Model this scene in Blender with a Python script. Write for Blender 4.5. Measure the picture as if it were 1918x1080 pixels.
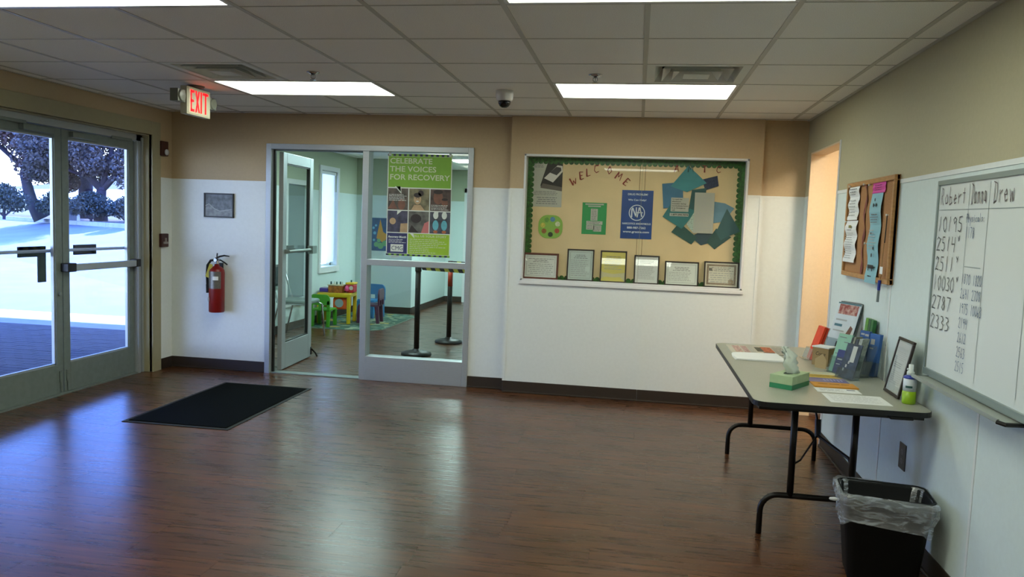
import bpy, math, random
from mathutils import Matrix, Vector, Euler
random.seed(11)
PI = math.pi
S = bpy.context.scene
C = S.collection
for _o in list(bpy.data.objects): bpy.data.objects.remove(_o)

# ------------------------------------------------------------------ camera
cam = bpy.data.cameras.new('camera')
cam.sensor_fit = 'HORIZONTAL'; cam.sensor_width = 36.0
cam.lens = 1454.4 * 36.0 / 1918.0
cam.clip_end = 600
co = bpy.data.objects.new('camera', cam); C.objects.link(co)
yaw, pit, rol = -0.157232917, -0.0843959667, 0.0365999847
F = Vector((math.sin(yaw) * math.cos(pit), math.cos(yaw) * math.cos(pit), math.sin(pit)))
Rt = Vector((math.cos(yaw), -math.sin(yaw), 0)); U = Rt.cross(F)
Rr = math.cos(rol) * Rt + math.sin(rol) * U
Uu = -math.sin(rol) * Rt + math.cos(rol) * U
m = Matrix.Identity(4)
for i in range(3):
    m[i][0] = Rr[i]; m[i][1] = Uu[i]; m[i][2] = -F[i]
m[0][3], m[1][3], m[2][3] = 0, 0, 1.505
co.matrix_world = m
S.camera = co

# ------------------------------------------------------------------ light
S.view_settings.view_transform = 'Standard'
S.view_settings.look = 'None'
S.view_settings.gamma = 1.0
S.view_settings.use_curve_mapping = False
S.view_settings.exposure = 0.82
LAMP_CEILING = 6.6
LAMP_PLAY = 17.0
LAMP_HALL = 36.0
SKY = 9.0
world = bpy.data.worlds.new('sky'); S.world = world; world.use_nodes = True
wn = world.node_tree; wn.nodes.clear()
wo = wn.nodes.new('ShaderNodeOutputWorld'); bg = wn.nodes.new('ShaderNodeBackground')
tc = wn.nodes.new('ShaderNodeTexCoord'); sep = wn.nodes.new('ShaderNodeSeparateXYZ')
cr = wn.nodes.new('ShaderNodeValToRGB')
cr.color_ramp.elements[0].position = 0.0; cr.color_ramp.elements[0].color = (0.62, 0.76, 1.0, 1)
cr.color_ramp.elements[1].position = 0.22; cr.color_ramp.elements[1].color = (0.12, 0.28, 1.0, 1)
wn.links.new(tc.outputs['Generated'], sep.inputs[0]); wn.links.new(sep.outputs[2], cr.inputs[0])
wn.links.new(cr.outputs[0], bg.inputs[0]); bg.inputs[1].default_value = SKY
wn.links.new(bg.outputs[0], wo.inputs[0])
sd = bpy.data.lights.new('sun', 'SUN'); sd.energy = 9.0; sd.angle = 0.01; sd.color = (0.78, 0.87, 1.0)
so = bpy.data.objects.new('sun', sd); C.objects.link(so)
SUN = Vector((-0.20, 0.61, 0.766)).normalized()
so.rotation_euler = SUN.to_track_quat('Z', 'Y').to_euler(); so.location = (-20, 30, 25)

# ------------------------------------------------------------------ helpers
def lin(c):
    return tuple(((x / 12.92) if x <= 0.04045 else ((x + 0.055) / 1.055) ** 2.4) for x in c)
def hexc(h):
    return lin(tuple(int(h[i:i + 2], 16) / 255 for i in (0, 2, 4)))
_m = {}
def mat(name, col, rough=0.6, metal=0.0, emit=0.0, var=0.0, scale=20.0, bump=0.0, spec=0.5, stretch=(1, 1, 1), tint=None, bscale=None, coat=0.0):
    """procedural principled material; col as hex string"""
    if name in _m: return _m[name]
    M = bpy.data.materials.new(name); M.use_nodes = True
    nt = M.node_tree; b = nt.nodes['Principled BSDF']
    c = hexc(col)
    b.inputs['Base Color'].default_value = (*c, 1)
    b.inputs['Roughness'].default_value = rough
    b.inputs['Metallic'].default_value = metal
    b.inputs['Specular IOR Level'].default_value = spec
    b.inputs['Coat Weight'].default_value = coat
    if emit:
        b.inputs['Emission Color'].default_value = (*c, 1); b.inputs['Emission Strength'].default_value = emit
    if var or bump:
        t = nt.nodes.new('ShaderNodeTexCoord'); mp = nt.nodes.new('ShaderNodeMapping')
        mp.inputs['Scale'].default_value = stretch
        nt.links.new(t.outputs['Object'], mp.inputs[0])
        n = nt.nodes.new('ShaderNodeTexNoise'); n.inputs['Scale'].default_value = scale; n.inputs['Detail'].default_value = 3
        nt.links.new(mp.outputs[0], n.inputs['Vector'])
        if var:
            r = nt.nodes.new('ShaderNodeValToRGB')
            d = hexc(tint) if tint else tuple(x * (1 - var) for x in c)
            e = c if tint else tuple(min(1, x * (1 + var)) for x in c)
            r.color_ramp.elements[0].color = (*d, 1); r.color_ramp.elements[1].color = (*e, 1)
            r.color_ramp.elements[0].position = 0.35; r.color_ramp.elements[1].position = 0.65
            nt.links.new(n.outputs[0], r.inputs[0]); nt.links.new(r.outputs[0], b.inputs['Base Color'])
        if bump:
            bp = nt.nodes.new('ShaderNodeBump'); bp.inputs['Strength'].default_value = bump; bp.inputs['Distance'].default_value = 0.002
            if bscale:
                n2 = nt.nodes.new('ShaderNodeTexNoise'); n2.inputs['Scale'].default_value = bscale
                nt.links.new(mp.outputs[0], n2.inputs['Vector']); nt.links.new(n2.outputs[0], bp.inputs['Height'])
            else: nt.links.new(n.outputs[0], bp.inputs['Height'])
            nt.links.new(bp.outputs[0], b.inputs['Normal'])
    _m[name] = M; return M
def glassmat(name, tint=(0.93, 0.97, 0.96), refl=1.0, haze=0.0, hazecol=(0.8, 0.85, 0.9)):
    if name in _m: return _m[name]
    M = bpy.data.materials.new(name); M.use_nodes = True; nt = M.node_tree; nt.nodes.clear()
    o = nt.nodes.new('ShaderNodeOutputMaterial'); tr = nt.nodes.new('ShaderNodeBsdfTransparent')
    gl = nt.nodes.new('ShaderNodeBsdfGlossy'); mx = nt.nodes.new('ShaderNodeMixShader'); lw = nt.nodes.new('ShaderNodeLayerWeight')
    pw = nt.nodes.new('ShaderNodeMath'); pw.operation = 'POWER'; pw.inputs[1].default_value = 5; nt.links.new(lw.outputs['Facing'], pw.inputs[0])
    fr = nt.nodes.new('ShaderNodeMath'); fr.operation = 'MULTIPLY_ADD'; fr.inputs[1].default_value = .9; fr.inputs[2].default_value = .035; nt.links.new(pw.outputs[0], fr.inputs[0])
    lw.inputs[0].default_value = .5
    gl.inputs['Roughness'].default_value = 0.01
    tr.inputs[0].default_value = (*tint, 1)
    ml = nt.nodes.new('ShaderNodeMath'); ml.operation = 'MULTIPLY'; ml.inputs[1].default_value = refl
    nt.links.new(fr.outputs[0], ml.inputs[0]); nt.links.new(ml.outputs[0], mx.inputs[0])
    nt.links.new(tr.outputs[0], mx.inputs[1]); nt.links.new(gl.outputs[0], mx.inputs[2])
    last = mx
    if haze:
        df = nt.nodes.new('ShaderNodeBsdfDiffuse'); df.inputs[0].default_value = (*hazecol, 1)
        m2 = nt.nodes.new('ShaderNodeMixShader'); m2.inputs[0].default_value = haze
        nt.links.new(mx.outputs[0], m2.inputs[1]); nt.links.new(df.outputs[0], m2.inputs[2]); last = m2
    nt.links.new(last.outputs[0], o.inputs[0]); _m[name] = M; return M

class MB:
    """collects shapes in local coordinates, then links them as one mesh object"""
    def __init__(s): s.v = []; s.f = []; s.mi = []; s.T = Matrix.Identity(4); s.k = 0
    def add(s, vs, fs):
        b = len(s.v)
        for p in vs:
            q = s.T @ Vector(p); s.v.append((q.x, q.y, q.z))
        for f in fs: s.f.append([b + i for i in f]); s.mi.append(s.k)
        return s
    def box(s, x0, x1, y0, y1, z0, z1):
        return s.add([(x0, y0, z0), (x1, y0, z0), (x1, y1, z0), (x0, y1, z0), (x0, y0, z1), (x1, y0, z1), (x1, y1, z1), (x0, y1, z1)],
              [(3, 2, 1, 0), (4, 5, 6, 7), (0, 1, 5, 4), (1, 2, 6, 5), (2, 3, 7, 6), (3, 0, 4, 7)])
    def cbox(s, c, d):
        return s.box(c[0] - d[0] / 2, c[0] + d[0] / 2, c[1] - d[1] / 2, c[1] + d[1] / 2, c[2] - d[2] / 2, c[2] + d[2] / 2)
    def quad(s, a, b, c, d): return s.add([a, b, c, d], [(0, 1, 2, 3)])
    def rect(s, x0, x1, z0, z1, y=0.0):      # faces -y
        return s.quad((x0, y, z0), (x1, y, z0), (x1, y, z1), (x0, y, z1))
    def poly(s, pts, y=0.0):                 # flat polygon in xz
        return s.add([(p[0], y, p[1]) for p in pts], [tuple(range(len(pts)))])
    def disc(s, cx, cz, r, y=0.0, n=24, rz=None, a0=0):
        rz = rz or r
        return s.poly([(cx + r * math.cos(a0 + 2 * PI * i / n), cz + rz * math.sin(a0 + 2 * PI * i / n)) for i in range(n)], y)
    def ring(s, cx, cz, r0, r1, y=0.0, n=32):
        P = []
        for i in range(n):
            a = 2 * PI * i / n; P += [(cx + r0 * math.cos(a), y, cz + r0 * math.sin(a)), (cx + r1 * math.cos(a), y, cz + r1 * math.sin(a))]
        return s.add(P, [(2 * i, 2 * i + 1, (2 * i + 3) % (2 * n), (2 * i + 2) % (2 * n)) for i in range(n)])
    def prism(s, pts, z0, z1):               # xy polygon extruded in z
        n = len(pts)
        return s.add([(p[0], p[1], z0) for p in pts] + [(p[0], p[1], z1) for p in pts],
              [tuple(range(n))[::-1], tuple(range(n, 2 * n))] + [(i, (i + 1) % n, n + (i + 1) % n, n + i) for i in range(n)])
    def lathe(s, prof, n=24, c=(0, 0, 0), axis='z'):
        P = []
        for r, h in prof:
            for i in range(n):
                a = 2 * PI * i / n; x, y = r * math.cos(a), r * math.sin(a)
                q = (x, y, h) if axis == 'z' else ((x, h, y) if axis == 'y' else (h, x, y))
                P.append((c[0] + q[0], c[1] + q[1], c[2] + q[2]))
        Fc = []
        for k in range(len(prof) - 1):
            for i in range(n):
                Fc.append((k * n + i, k * n + (i + 1) % n, (k + 1) * n + (i + 1) % n, (k + 1) * n + i))
        Fc.append(tuple(range(n))[::-1]); Fc.append(tuple(range((len(prof) - 1) * n, len(prof) * n)))
        return s.add(P, Fc)
    def tube(s, path, r, n=10, closed=False):
        path = [Vector(p) for p in path]; L = len(path); P = []; a = None
        for i, p in enumerate(path):
            if closed: d = path[(i + 1) % L] - path[i - 1]
            else: d = path[min(i + 1, L - 1)] - path[max(i - 1, 0)]
            d.normalize()
            a = d.orthogonal() if a is None else a - d * a.dot(d)
            if a.length < 1e-5: a = d.orthogonal()
            a.normalize(); b = d.cross(a)
            rr = r[i] if isinstance(r, (list, tuple)) else r
            for k in range(n):
                t = 2 * PI * k / n; P.append(tuple(p + a * (rr * math.cos(t)) + b * (rr * math.sin(t))))
        Fc = []
        for i in range(L if closed else L - 1):
            j = (i + 1) % L
            for k in range(n): Fc.append((i * n + k, i * n + (k + 1) % n, j * n + (k + 1) % n, j * n + k))
        if not closed: Fc += [tuple(range(n))[::-1], tuple(range((L - 1) * n, L * n))]
        return s.add(P, Fc)
    def build(s, name, mats, parent=None, bevel=0.0, smooth=False, M=None, solid=0.0):
        me = bpy.data.meshes.new(name); me.from_pydata(s.v, [], s.f)
        if not isinstance(mats, (list, tuple)): mats = [mats]
        for q in mats: me.materials.append(q)
        if len(mats) > 1: me.polygons.foreach_set('material_index', s.mi)
        if smooth: me.polygons.foreach_set('use_smooth', [True] * len(me.polygons))
        me.update(); o = bpy.data.objects.new(name, me); C.objects.link(o)
        if parent: o.parent = parent
        if M is not None: o.matrix_world = M if not parent else o.matrix_world; 
        if M is not None and parent: o.matrix_local = M
        if solid:
            q = o.modifiers.new('s', 'SOLIDIFY'); q.thickness = solid; q.offset = 0
        if bevel:
            q = o.modifiers.new('b', 'BEVEL'); q.width = bevel; q.segments = 2; q.limit_method = 'ANGLE'; q.angle_limit = 0.6
        return o
def arc(c, r, a0, a1, n, plane='xz', k=0.0):
    P = []
    for i in range(n + 1):
        a = a0 + (a1 - a0) * i / n; x, y = r * math.cos(a), r * math.sin(a)
        P.append((c[0] + x, k, c[1] + y) if plane == 'xz' else ((c[0] + x, c[1] + y, k) if plane == 'xy' else (k, c[0] + x, c[1] + y)))
    return P
def TR(x, y, z, rz=0, rx=0, ry=0):
    return Matrix.Translation((x, y, z)) @ Matrix.Rotation(rz, 4, 'Z') @ Matrix.Rotation(ry, 4, 'Y') @ Matrix.Rotation(rx, 4, 'X')
def tag(o, label, cat=None, group=None, kind=None):
    if label: o['label'] = label
    if cat: o['category'] = cat
    if group: o['group'] = group
    if kind: o['kind'] = kind
    return o
def thing(name, M, label, cat, group=None, kind=None):
    o = bpy.data.objects.new(name, None); C.objects.link(o); o.empty_display_size = 0.05
    o.matrix_world = M if isinstance(M, Matrix) else Matrix.Translation(M)
    return tag(o, label, cat, group, kind)
_txt = {}
def text(parent, s, x, z, h, m, y=-0.0012, width=None, align='LEFT', shear=0.0, name='lettering', bold=0.0, rot=0.0, spacing=1.0):
    """flat printed lettering in the parent's xz plane; h = cap height"""
    cu = bpy.data.curves.new(name, 'FONT'); cu.body = s; cu.size = h / 0.73; cu.align_x = align; cu.shear = shear
    cu.offset = bold; cu.space_character = spacing; cu.resolution_u = 3; cu.materials.append(m)
    tmp = bpy.data.objects.new(name, cu); C.objects.link(tmp)
    me = bpy.data.meshes.new_from_object(tmp); bpy.data.objects.remove(tmp)
    o = bpy.data.objects.new(name, me); C.objects.link(o); o.parent = parent
    sx = 1.0
    if width and len(me.vertices):
        xs_ = [v.co.x for v in me.vertices]; sx = width / (max(xs_) - min(xs_))
    o.matrix_local = Matrix.Translation((x, y, z)) @ Matrix.Rotation(rot, 4, 'Y') @ Matrix.Rotation(PI / 2, 4, 'X') @ Matrix.Diagonal((sx, 1, 1, 1))
    return o
def lines(parent, x0, x1, z0, z1, n, m, y=-0.0011, th=0.35, ragged=0.25, name='print_lines', center=False, gap=True):
    """rows of small printed word blocks"""
    b = MB(); dz = (z1 - z0) / n
    for i in range(n):
        z = z1 - (i + 0.5) * dz; w = (x1 - x0) * (1 - random.random() * ragged)
        xs = x0 + ((x1 - x0) - w) / 2 if center else x0; x = xs; hh = dz * th / 2
        while x < xs + w:
            l = min(random.uniform(1.2, 4.5) * dz * 0.55, xs + w - x)
            if l <= 0: break
            b.rect(x, x + l, z - hh, z + hh, y); x += l + dz * 0.35
    o = b.build(name, m, parent); o['kind'] = 'stuff'; return o
# a small pen-stroke alphabet for the handwriting (unit cell 1 wide, 1.6 high)
G = {'0': [[(.5, 1.6), (.1, 1.2), (.1, .4), (.5, 0), (.85, .4), (.85, 1.2), (.5, 1.6)]], '1': [[(.5, 1.6), (.42, 0)]],
     '2': [[(.1, 1.3), (.4, 1.6), (.8, 1.4), (.7, 1), (.1, .05), (.4, .12), (.9, 0)]],
     '3': [[(.15, 1.5), (.6, 1.55), (.8, 1.25), (.4, .9), (.85, .6), (.7, .1), (.1, .05)]],
     '4': [[(.2, 1.6), (.15, .8), (.8, .85)], [(.8, 1.55), (.7, 0)]], '5': [[(.85, 1.6), (.25, 1.6), (.2, .95), (.7, .9), (.8, .4), (.5, 0), (.1, .1)]],
     '6': [[(.7, 1.6), (.2, .8), (.2, .2), (.5, 0), (.8, .3), (.6, .7), (.2, .5)]], '7': [[(.1, 1.55), (.85, 1.5), (.4, 0)]],
     '8': [[(.75, 1.4), (.4, 1.6), (.2, 1.2), (.8, .5), (.5, 0), (.15, .35), (.75, 1.2), (.75, 1.4)]],
     '9': [[(.8, 1.3), (.5, 1.6), (.15, 1.3), (.4, .9), (.8, 1.2), (.75, 0)]],
     'R': [[(.2, 0), (.25, 1.6), (.7, 1.5), (.7, 1.0), (.25, .8), (.85, 0)]], 'D': [[(.3, 0), (.3, 1.5)], [(.05, 1.55), (.8, 1.4), (1.0, .7), (.7, .1), (.15, 0)]],
     'o': [[(.5, .9), (.15, .6), (.3, .05), (.75, .15), (.8, .7), (.5, .9)]], 'b': [[(.2, 1.6), (.2, 0), (.7, .1), (.75, .7), (.2, .7)]],
     'e': [[(.15, .45), (.75, .55), (.5, .9), (.15, .5), (.35, .05), (.8, .15)]], 'r': [[(.25, .9), (.25, 0)], [(.25, .6), (.75, .9)]],
     't': [[(.45, 1.4), (.45, 0)], [(.15, .95), (.8, 1.0)]], 'n': [[(.2, .9), (.2, 0)], [(.2, .7), (.6, .9), (.75, 0)]],
     'a': [[(.75, .8), (.3, .9), (.15, .2), (.7, .15), (.75, .85), (.85, 0)]], 'w': [[(.05, .9), (.25, 0), (.5, .6), (.75, 0), (.95, .9)]],
     'P': [[(.2, 0), (.25, 1.6), (.8, 1.4), (.7, .9), (.25, .8)]], 'h': [[(.2, 1.6), (.2, 0)], [(.2, .7), (.6, .9), (.75, 0)]],
     'y': [[(.15, .9), (.5, .2)], [(.85, .9), (.3, -.6)]], 's': [[(.75, .85), (.3, .8), (.7, .35), (.2, .05)]], 'i': [[(.5, .9), (.5, 0)], [(.5, 1.25), (.5, 1.15)]],
     'c': [[(.8, .8), (.3, .8), (.2, .2), (.8, .1)]], 'l': [[(.5, 1.6), (.5, 0)]], ':': [[(.5, .8), (.5, .7)], [(.5, .2), (.5, .1)]],
     'x': [[(.3, 1.7), (.5, 1.3)], [(.7, 1.75), (.4, 1.2)]], ' ': []}
def hand(parent, s, x, z, h, w, m, pen=0.004, y=-0.003, name='handwriting', jit=0.06, slant=0.0, drop=0.0):
    b = MB(); k = h / 1.6
    for i, ch in enumerate(s):
        ox = x + i * w; oz = z - i * drop
        for st in G.get(ch, []):
            P = [(ox + (px + random.uniform(-jit, jit)) * w * 0.82 + slant * pz * k, oz + (pz + random.uniform(-jit, jit)) * k) for px, pz in st]
            for a, c in zip(P[:-1], P[1:]):
                dx, dz = c[0] - a[0], c[1] - a[1]; L = math.hypot(dx, dz) or 1; nx, nz = -dz / L * pen / 2, dx / L * pen / 2
                ex, ez = dx / L * pen * .3, dz / L * pen * .3
                b.quad((a[0] + nx - ex, y, a[1] + nz - ez), (a[0] - nx - ex, y, a[1] - nz - ez), (c[0] - nx + ex, y, c[1] - nz + ez), (c[0] + nx + ex, y, c[1] + nz + ez))
    o = b.build(name, m, parent); o['kind'] = 'stuff'; return o
WALLR = lambda x, y, z: TR(x, y, z, -PI / 2)        # frame facing -X, its x axis running toward the viewer
FLAT = lambda x, y, z, a=0: TR(x, y, z, a, -PI / 2)   # frame lying face up
def sheet(name, M, w, h, m, label, cat='paper', group=None, t=0.0006, parent=None, wavy=0.0, kind=None):
    """thin sheet of paper, origin at its lower left, face to local -y"""
    b = MB()
    if wavy:
        n = 14; P = []
        for j in range(n + 1):
            zz = h * j / n; yy = -wavy * (0.5 + 0.5 * math.sin(j * 1.15 + 1)); P += [(0, yy, zz), (w, yy * 0.8, zz)]
        b.add(P, [(2 * j, 2 * j + 1, 2 * j + 3, 2 * j + 2) for j in range(n)])
        o = b.build(name, m, parent, solid=0.0006)
    else:
        b.box(0, w, 0, t, 0, h); o = b.build(name, m, parent)
    o.matrix_world = M
    return tag(o, label, cat, group, kind)

# ------------------------------------------------------------------ materials
M_paint = mat('beige_wall_paint', 'b5a180', 0.7, var=0.02, scale=60, bump=0.15, bscale=300)
M_paint_warm = mat('peach_wall_paint', 'dcc6a6', 0.7, var=0.02, scale=60)
M_panel = mat('white_wall_panel', 'd9dfdd', 0.42, var=0.015, scale=40, bump=0.12, bscale=220)
M_base = mat('brown_vinyl_baseboard', '2e241c', 0.5, var=0.06, scale=15)
M_tile = mat('ceiling_tile', 'f2f2ec', 0.85, var=0.16, scale=260, bump=0.3, tint='e0e0da')
M_tee = mat('ceiling_tee_metal', 'b4b4aa', 0.5)
M_white = mat('white_enamel', 'd6d8d8', 0.4)
M_alu = mat('brushed_aluminium', 'a9b0b4', 0.42, 0.45, var=0.04, scale=30, stretch=(1, 1, 20))
M_alud = mat('dull_aluminium', '7b8683', 0.5, 0.35, var=0.05, scale=25)
M_cream = mat('cream_trim_paint', '9c9678', 0.55, var=0.02)
M_black = mat('black_plastic', '0b0c0d', 0.45)
M_blackm = mat('black_steel_tube', '14110f', 0.35, 0.3)
M_rubber = mat('black_rubber', '0d0e0e', 0.8)
M_glass = glassmat('door_glass', (.975, .985, .985))
M_glassc = glassmat('cabinet_glass', (.985, .99, .985), 1.0)
M_clear = glassmat('clear_acrylic', (0.88, 0.92, 0.92), 1.6, 0.03)
M_ink = mat('black_ink', '1a1b1c', 0.7)
M_grey = mat('grey_ink', '6d7072', 0.7)
M_lgrey = mat('pale_grey_ink', 'a2a6a4', 0.7)
M_paper = mat('white_paper', 'e2e5e3', 0.7, var=0.01)
M_chrome = mat('chrome', 'b8bcc0', 0.18, 1.0)
M_dfr = mat('dark_frame_wood', '241a14', 0.4, var=0.2, scale=30, stretch=(1, 1, 6))
M_redwood = mat('reddish_frame_wood', '5a2a1c', 0.4, var=0.2, scale=30)

def wood_floor(name, island):
    M = bpy.data.materials.new(name); M.use_nodes = True; nt = M.node_tree; b = nt.nodes['Principled BSDF']
    t = nt.nodes.new('ShaderNodeTexCoord'); g = nt.nodes.new('ShaderNodeNewGeometry'); oi = nt.nodes.new('ShaderNodeObjectInfo')
    rnd = g.outputs['Random Per Island'] if island else oi.outputs['Random']
    off = nt.nodes.new('ShaderNodeVectorMath'); off.operation = 'MULTIPLY_ADD'
    cmb = nt.nodes.new('ShaderNodeCombineXYZ')
    nt.links.new(rnd, cmb.inputs[0]); nt.links.new(rnd, cmb.inputs[1])
    nt.links.new(cmb.outputs[0], off.inputs[0]); off.inputs[1].default_value = (37, 91, 0)
    nt.links.new(t.outputs['Object'], off.inputs[2])
    mp = nt.nodes.new('ShaderNodeMapping'); mp.inputs['Scale'].default_value = (1.6, 26, 1); nt.links.new(off.outputs[0], mp.inputs[0])
    n = nt.nodes.new('ShaderNodeTexNoise'); n.inputs['Scale'].default_value = 1.7; n.inputs['Detail'].default_value = 6; n.inputs['Distortion'].default_value = 0.4
    nt.links.new(mp.outputs[0], n.inputs['Vector'])
    r = nt.nodes.new('ShaderNodeValToRGB'); e = r.color_ramp.elements
    e[0].position = 0.3; e[0].color = (*hexc('3b2212'), 1); e[1].position = 0.72; e[1].color = (*hexc('694021'), 1)
    x = e.new(0.5); x.color = (*hexc('4f2f19'), 1)
    nt.links.new(n.outputs[0], r.inputs[0])
    mp2 = nt.nodes.new('ShaderNodeMapping'); mp2.inputs['Scale'].default_value = (2.2, 9, 1); nt.links.new(off.outputs[0], mp2.inputs[0])
    n2 = nt.nodes.new('ShaderNodeTexNoise'); n2.inputs['Scale'].default_value = 1.0; n2.inputs['Detail'].default_value = 2; nt.links.new(mp2.outputs[0], n2.inputs['Vector'])
    mr = nt.nodes.new('ShaderNodeMapRange'); mr.inputs['From Min'].default_value = 0.2; mr.inputs['From Max'].default_value = 0.8; mr.inputs['To Min'].default_value = 0.66; mr.inputs['To Max'].default_value = 1.06
    nt.links.new(n2.outputs[0], mr.inputs[0])
    mr2 = nt.nodes.new('ShaderNodeMapRange'); mr2.inputs['To Min'].default_value = 0.82; mr2.inputs['To Max'].default_value = 1.2; nt.links.new(rnd, mr2.inputs[0])
    ml = nt.nodes.new('ShaderNodeMath'); ml.operation = 'MULTIPLY'; nt.links.new(mr.outputs[0], ml.inputs[0]); nt.links.new(mr2.outputs[0], ml.inputs[1])
    vm = nt.nodes.new('ShaderNodeVectorMath'); vm.operation = 'SCALE'; nt.links.new(r.outputs[0], vm.inputs[0]); nt.links.new(ml.outputs[0], vm.inputs['Scale'])
    nt.links.new(vm.outputs[0], b.inputs['Base Color'])
    b.inputs['Roughness'].default_value = 0.3
    b.inputs['Specular IOR Level'].default_value = 0.6
    rr = nt.nodes.new('ShaderNodeMapRange'); rr.inputs['To Min'].default_value = 0.24; rr.inputs['To Max'].default_value = 0.32
    nt.links.new(n.outputs[0], rr.inputs[0]); nt.links.new(rr.outputs[0], b.inputs['Roughness'])
    bp = nt.nodes.new('ShaderNodeBump'); bp.inputs['Strength'].default_value = 0.15; bp.inputs['Distance'].default_value = 0.001
    nt.links.new(n.outputs[0], bp.inputs['Height']); nt.links.new(bp.outputs[0], b.inputs['Normal'])
    return M
M_plank = wood_floor('walnut_vinyl_plank', False)
M_plank_i = wood_floor('walnut_vinyl_plank_joined', True)

# ------------------------------------------------------------------ room dimensions (metres)
XL, XR = -4.40, 1.36          # left and right walls
YB, YN, YF = 6.84, 6.75, -1.6 # glass-door wall, notice wall, wall behind the viewer
H = 2.431
WZ = 1.80                     # top of the white panelling

def struct(name, b, m, label, cat, **k):
    o = b.build(name, m, **k); return tag(o, label, cat, None, 'structure')

# floor with planks
fb = MB(); fb.box(-4.6, 2.6, YF - .1, YB + .12, -.06, -.004)
floor = struct('floor', fb, mat('floor_underlay', '140e0a', 0.9), 'dark brown wood-look plank floor of the front room', 'floor')
PW, PL = 0.1782, 1.219
pm = MB(); pm.box(0, PL - .0014, 0, PW - .0014, -.004, 0)
rows = int((YB - YF) / PW) + 2; extra = MB(); cnt = 0; first = None
for r in range(rows):
    y = YB + .1 - (r + 1) * PW
    if y < YF - .1: break
    x = -4.56 - ((r * 0.43 + 0.21 * (r % 3)) % 1.0) * PL
    while x < 2.2:
        a, c2 = max(x, -4.56), min(x + PL, 2.2)
        if c2 - a > .02:
            if y > 2.2 and a < 1.36 and cnt < 290:
                if abs(c2 - a - PL) < 1e-3:
                    if first is None: first = pm.build('plank', M_plank, floor); o = first
                    else: o = first.copy(); C.objects.link(o)
                    o.parent = floor; o.location = (a, y, 0)
                else:
                    q = MB(); q.box(0, c2 - a - .0014, 0, PW - .0014, -.004, 0); o = q.build('plank', M_plank, floor); o.location = (a, y, 0)
                cnt += 1
            else: extra.box(a, c2 - .0014, y, y + PW - .0014, -.004, 0)
        x += PL
eo = extra.build('plank_field', M_plank_i, floor); eo['kind'] = 'stuff'
# playroom / corridor floor beyond the glass
fb = MB(); fb.box(-4.6, -.2, YB + .12, 14.2, -.06, -.004)
floor2 = struct('floor', fb, mat('floor_underlay', '140e0a'), 'wood-look plank floor of the playroom beyond the glass', 'floor')
extra = MB(); y = YB + .12
r = 0
while y < 14.1:
    x = -4.6 - ((r * 0.43) % 1.0) * PL
    while x < -.2:
        extra.box(max(x, -4.6), min(x + PL, -.2) - .0014, y, y + PW - .0014, -.004, 0); x += PL
    y += PW; r += 1
eo = extra.build('plank_field', M_plank_i, floor2); eo['kind'] = 'stuff'

# ceiling: grid rails and tiles
cx0, cy0, T = -0.004, 3.35, 0.6096
cb = MB(); cb.box(-4.7, 2.7, YF - .2, YB + .15, H + .12, H + .2)
ceiling = struct('ceiling', cb, M_white, 'suspended ceiling of grey-white tiles over the front room', 'ceiling')
cols = [cx0 + T * k for k in range(-8, 5)]; rws = [cy0 + T * k for k in range(-9, 7)]
fix = {(-1, 3), (0, 3), (-5, 3), (-4, 3), (-1, -1), (0, -1), (-5, -1), (-4, -1), (-1, -5), (0, -5), (-5, -5), (-4, -5)}
vents = {(0, 2), (-5, 2)}
base_tile = None
for i in range(-8, 3):
    for j in range(-9, 6):
        if (i, j) in fix or (i, j) in vents: continue
        x0, x1 = max(cx0 + T * i, XL), min(cx0 + T * (i + 1), XR)
        y0, y1 = max(cy0 + T * j, YF), min(cy0 + T * (j + 1), YB)
        if x1 - x0 < .03 or y1 - y0 < .03: continue
        full = abs(x1 - x0 - T) < 1e-3 and abs(y1 - y0 - T) < 1e-3
        if full and base_tile:
            o = base_tile.copy(); C.objects.link(o)
        else:
            q = MB(); q.box(0, x1 - x0 - .004, 0, y1 - y0 - .004, 0, .014); o = q.build('ceiling_tile', M_tile, ceiling)
            if full: base_tile = o
        o.parent = ceiling; o.location = (x0 + .002, y0 + .002, H)
for i in range(-7, 3):
    q = MB(); y_ = YF
    for j in ((-5, -1, 3) if i in (-4, 0) else ()):
        q.box(-.012, .012, y_, max(y_, cy0 + T * j), -.003, .0); y_ = cy0 + T * (j + 1)
    q.box(-.012, .012, y_, YB, -.003, .0); o = q.build('ceiling_rail', M_tee, ceiling); o.location = (cx0 + T * i, 0, H)
for j in range(-8, 6):
    q = MB(); q.box(XL, XR, -.005, .005, -.0022, .001); o = q.build('ceiling_cross_rail', M_tee, ceiling); o.location = (0, cy0 + T * j, H)
q = MB(); q.box(XR - .022, XR, YF, YB, -.003, .012); q.box(XL, XL + .022, YF, YB, -.003, .012); q.box(XL, XR, YN - .02, YN, -.003, .004)
o = q.build('wall_angle', M_tee, ceiling); o.location = (0, 0, H)

# playroom ceiling
cb = MB(); cb.box(-4.7, -.1, YB + .12, 14.3, H + .02, H + .1)
ceil2 = struct('ceiling', cb, M_white, 'pale ceiling of the playroom beyond the glass partition', 'ceiling')
for i in range(-8, 0):
    for j in range(0, 12):
        x0 = cx0 + T * i; y0 = YB + .2 + T * j
        q = MB(); q.box(max(x0, -4.43), min(x0 + T, -.2) - .006, y0, y0 + T - .006, 0, .02); o = q.build('ceiling_tile', M_tile, ceil2); o.location = (0, 0, H)

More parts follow.
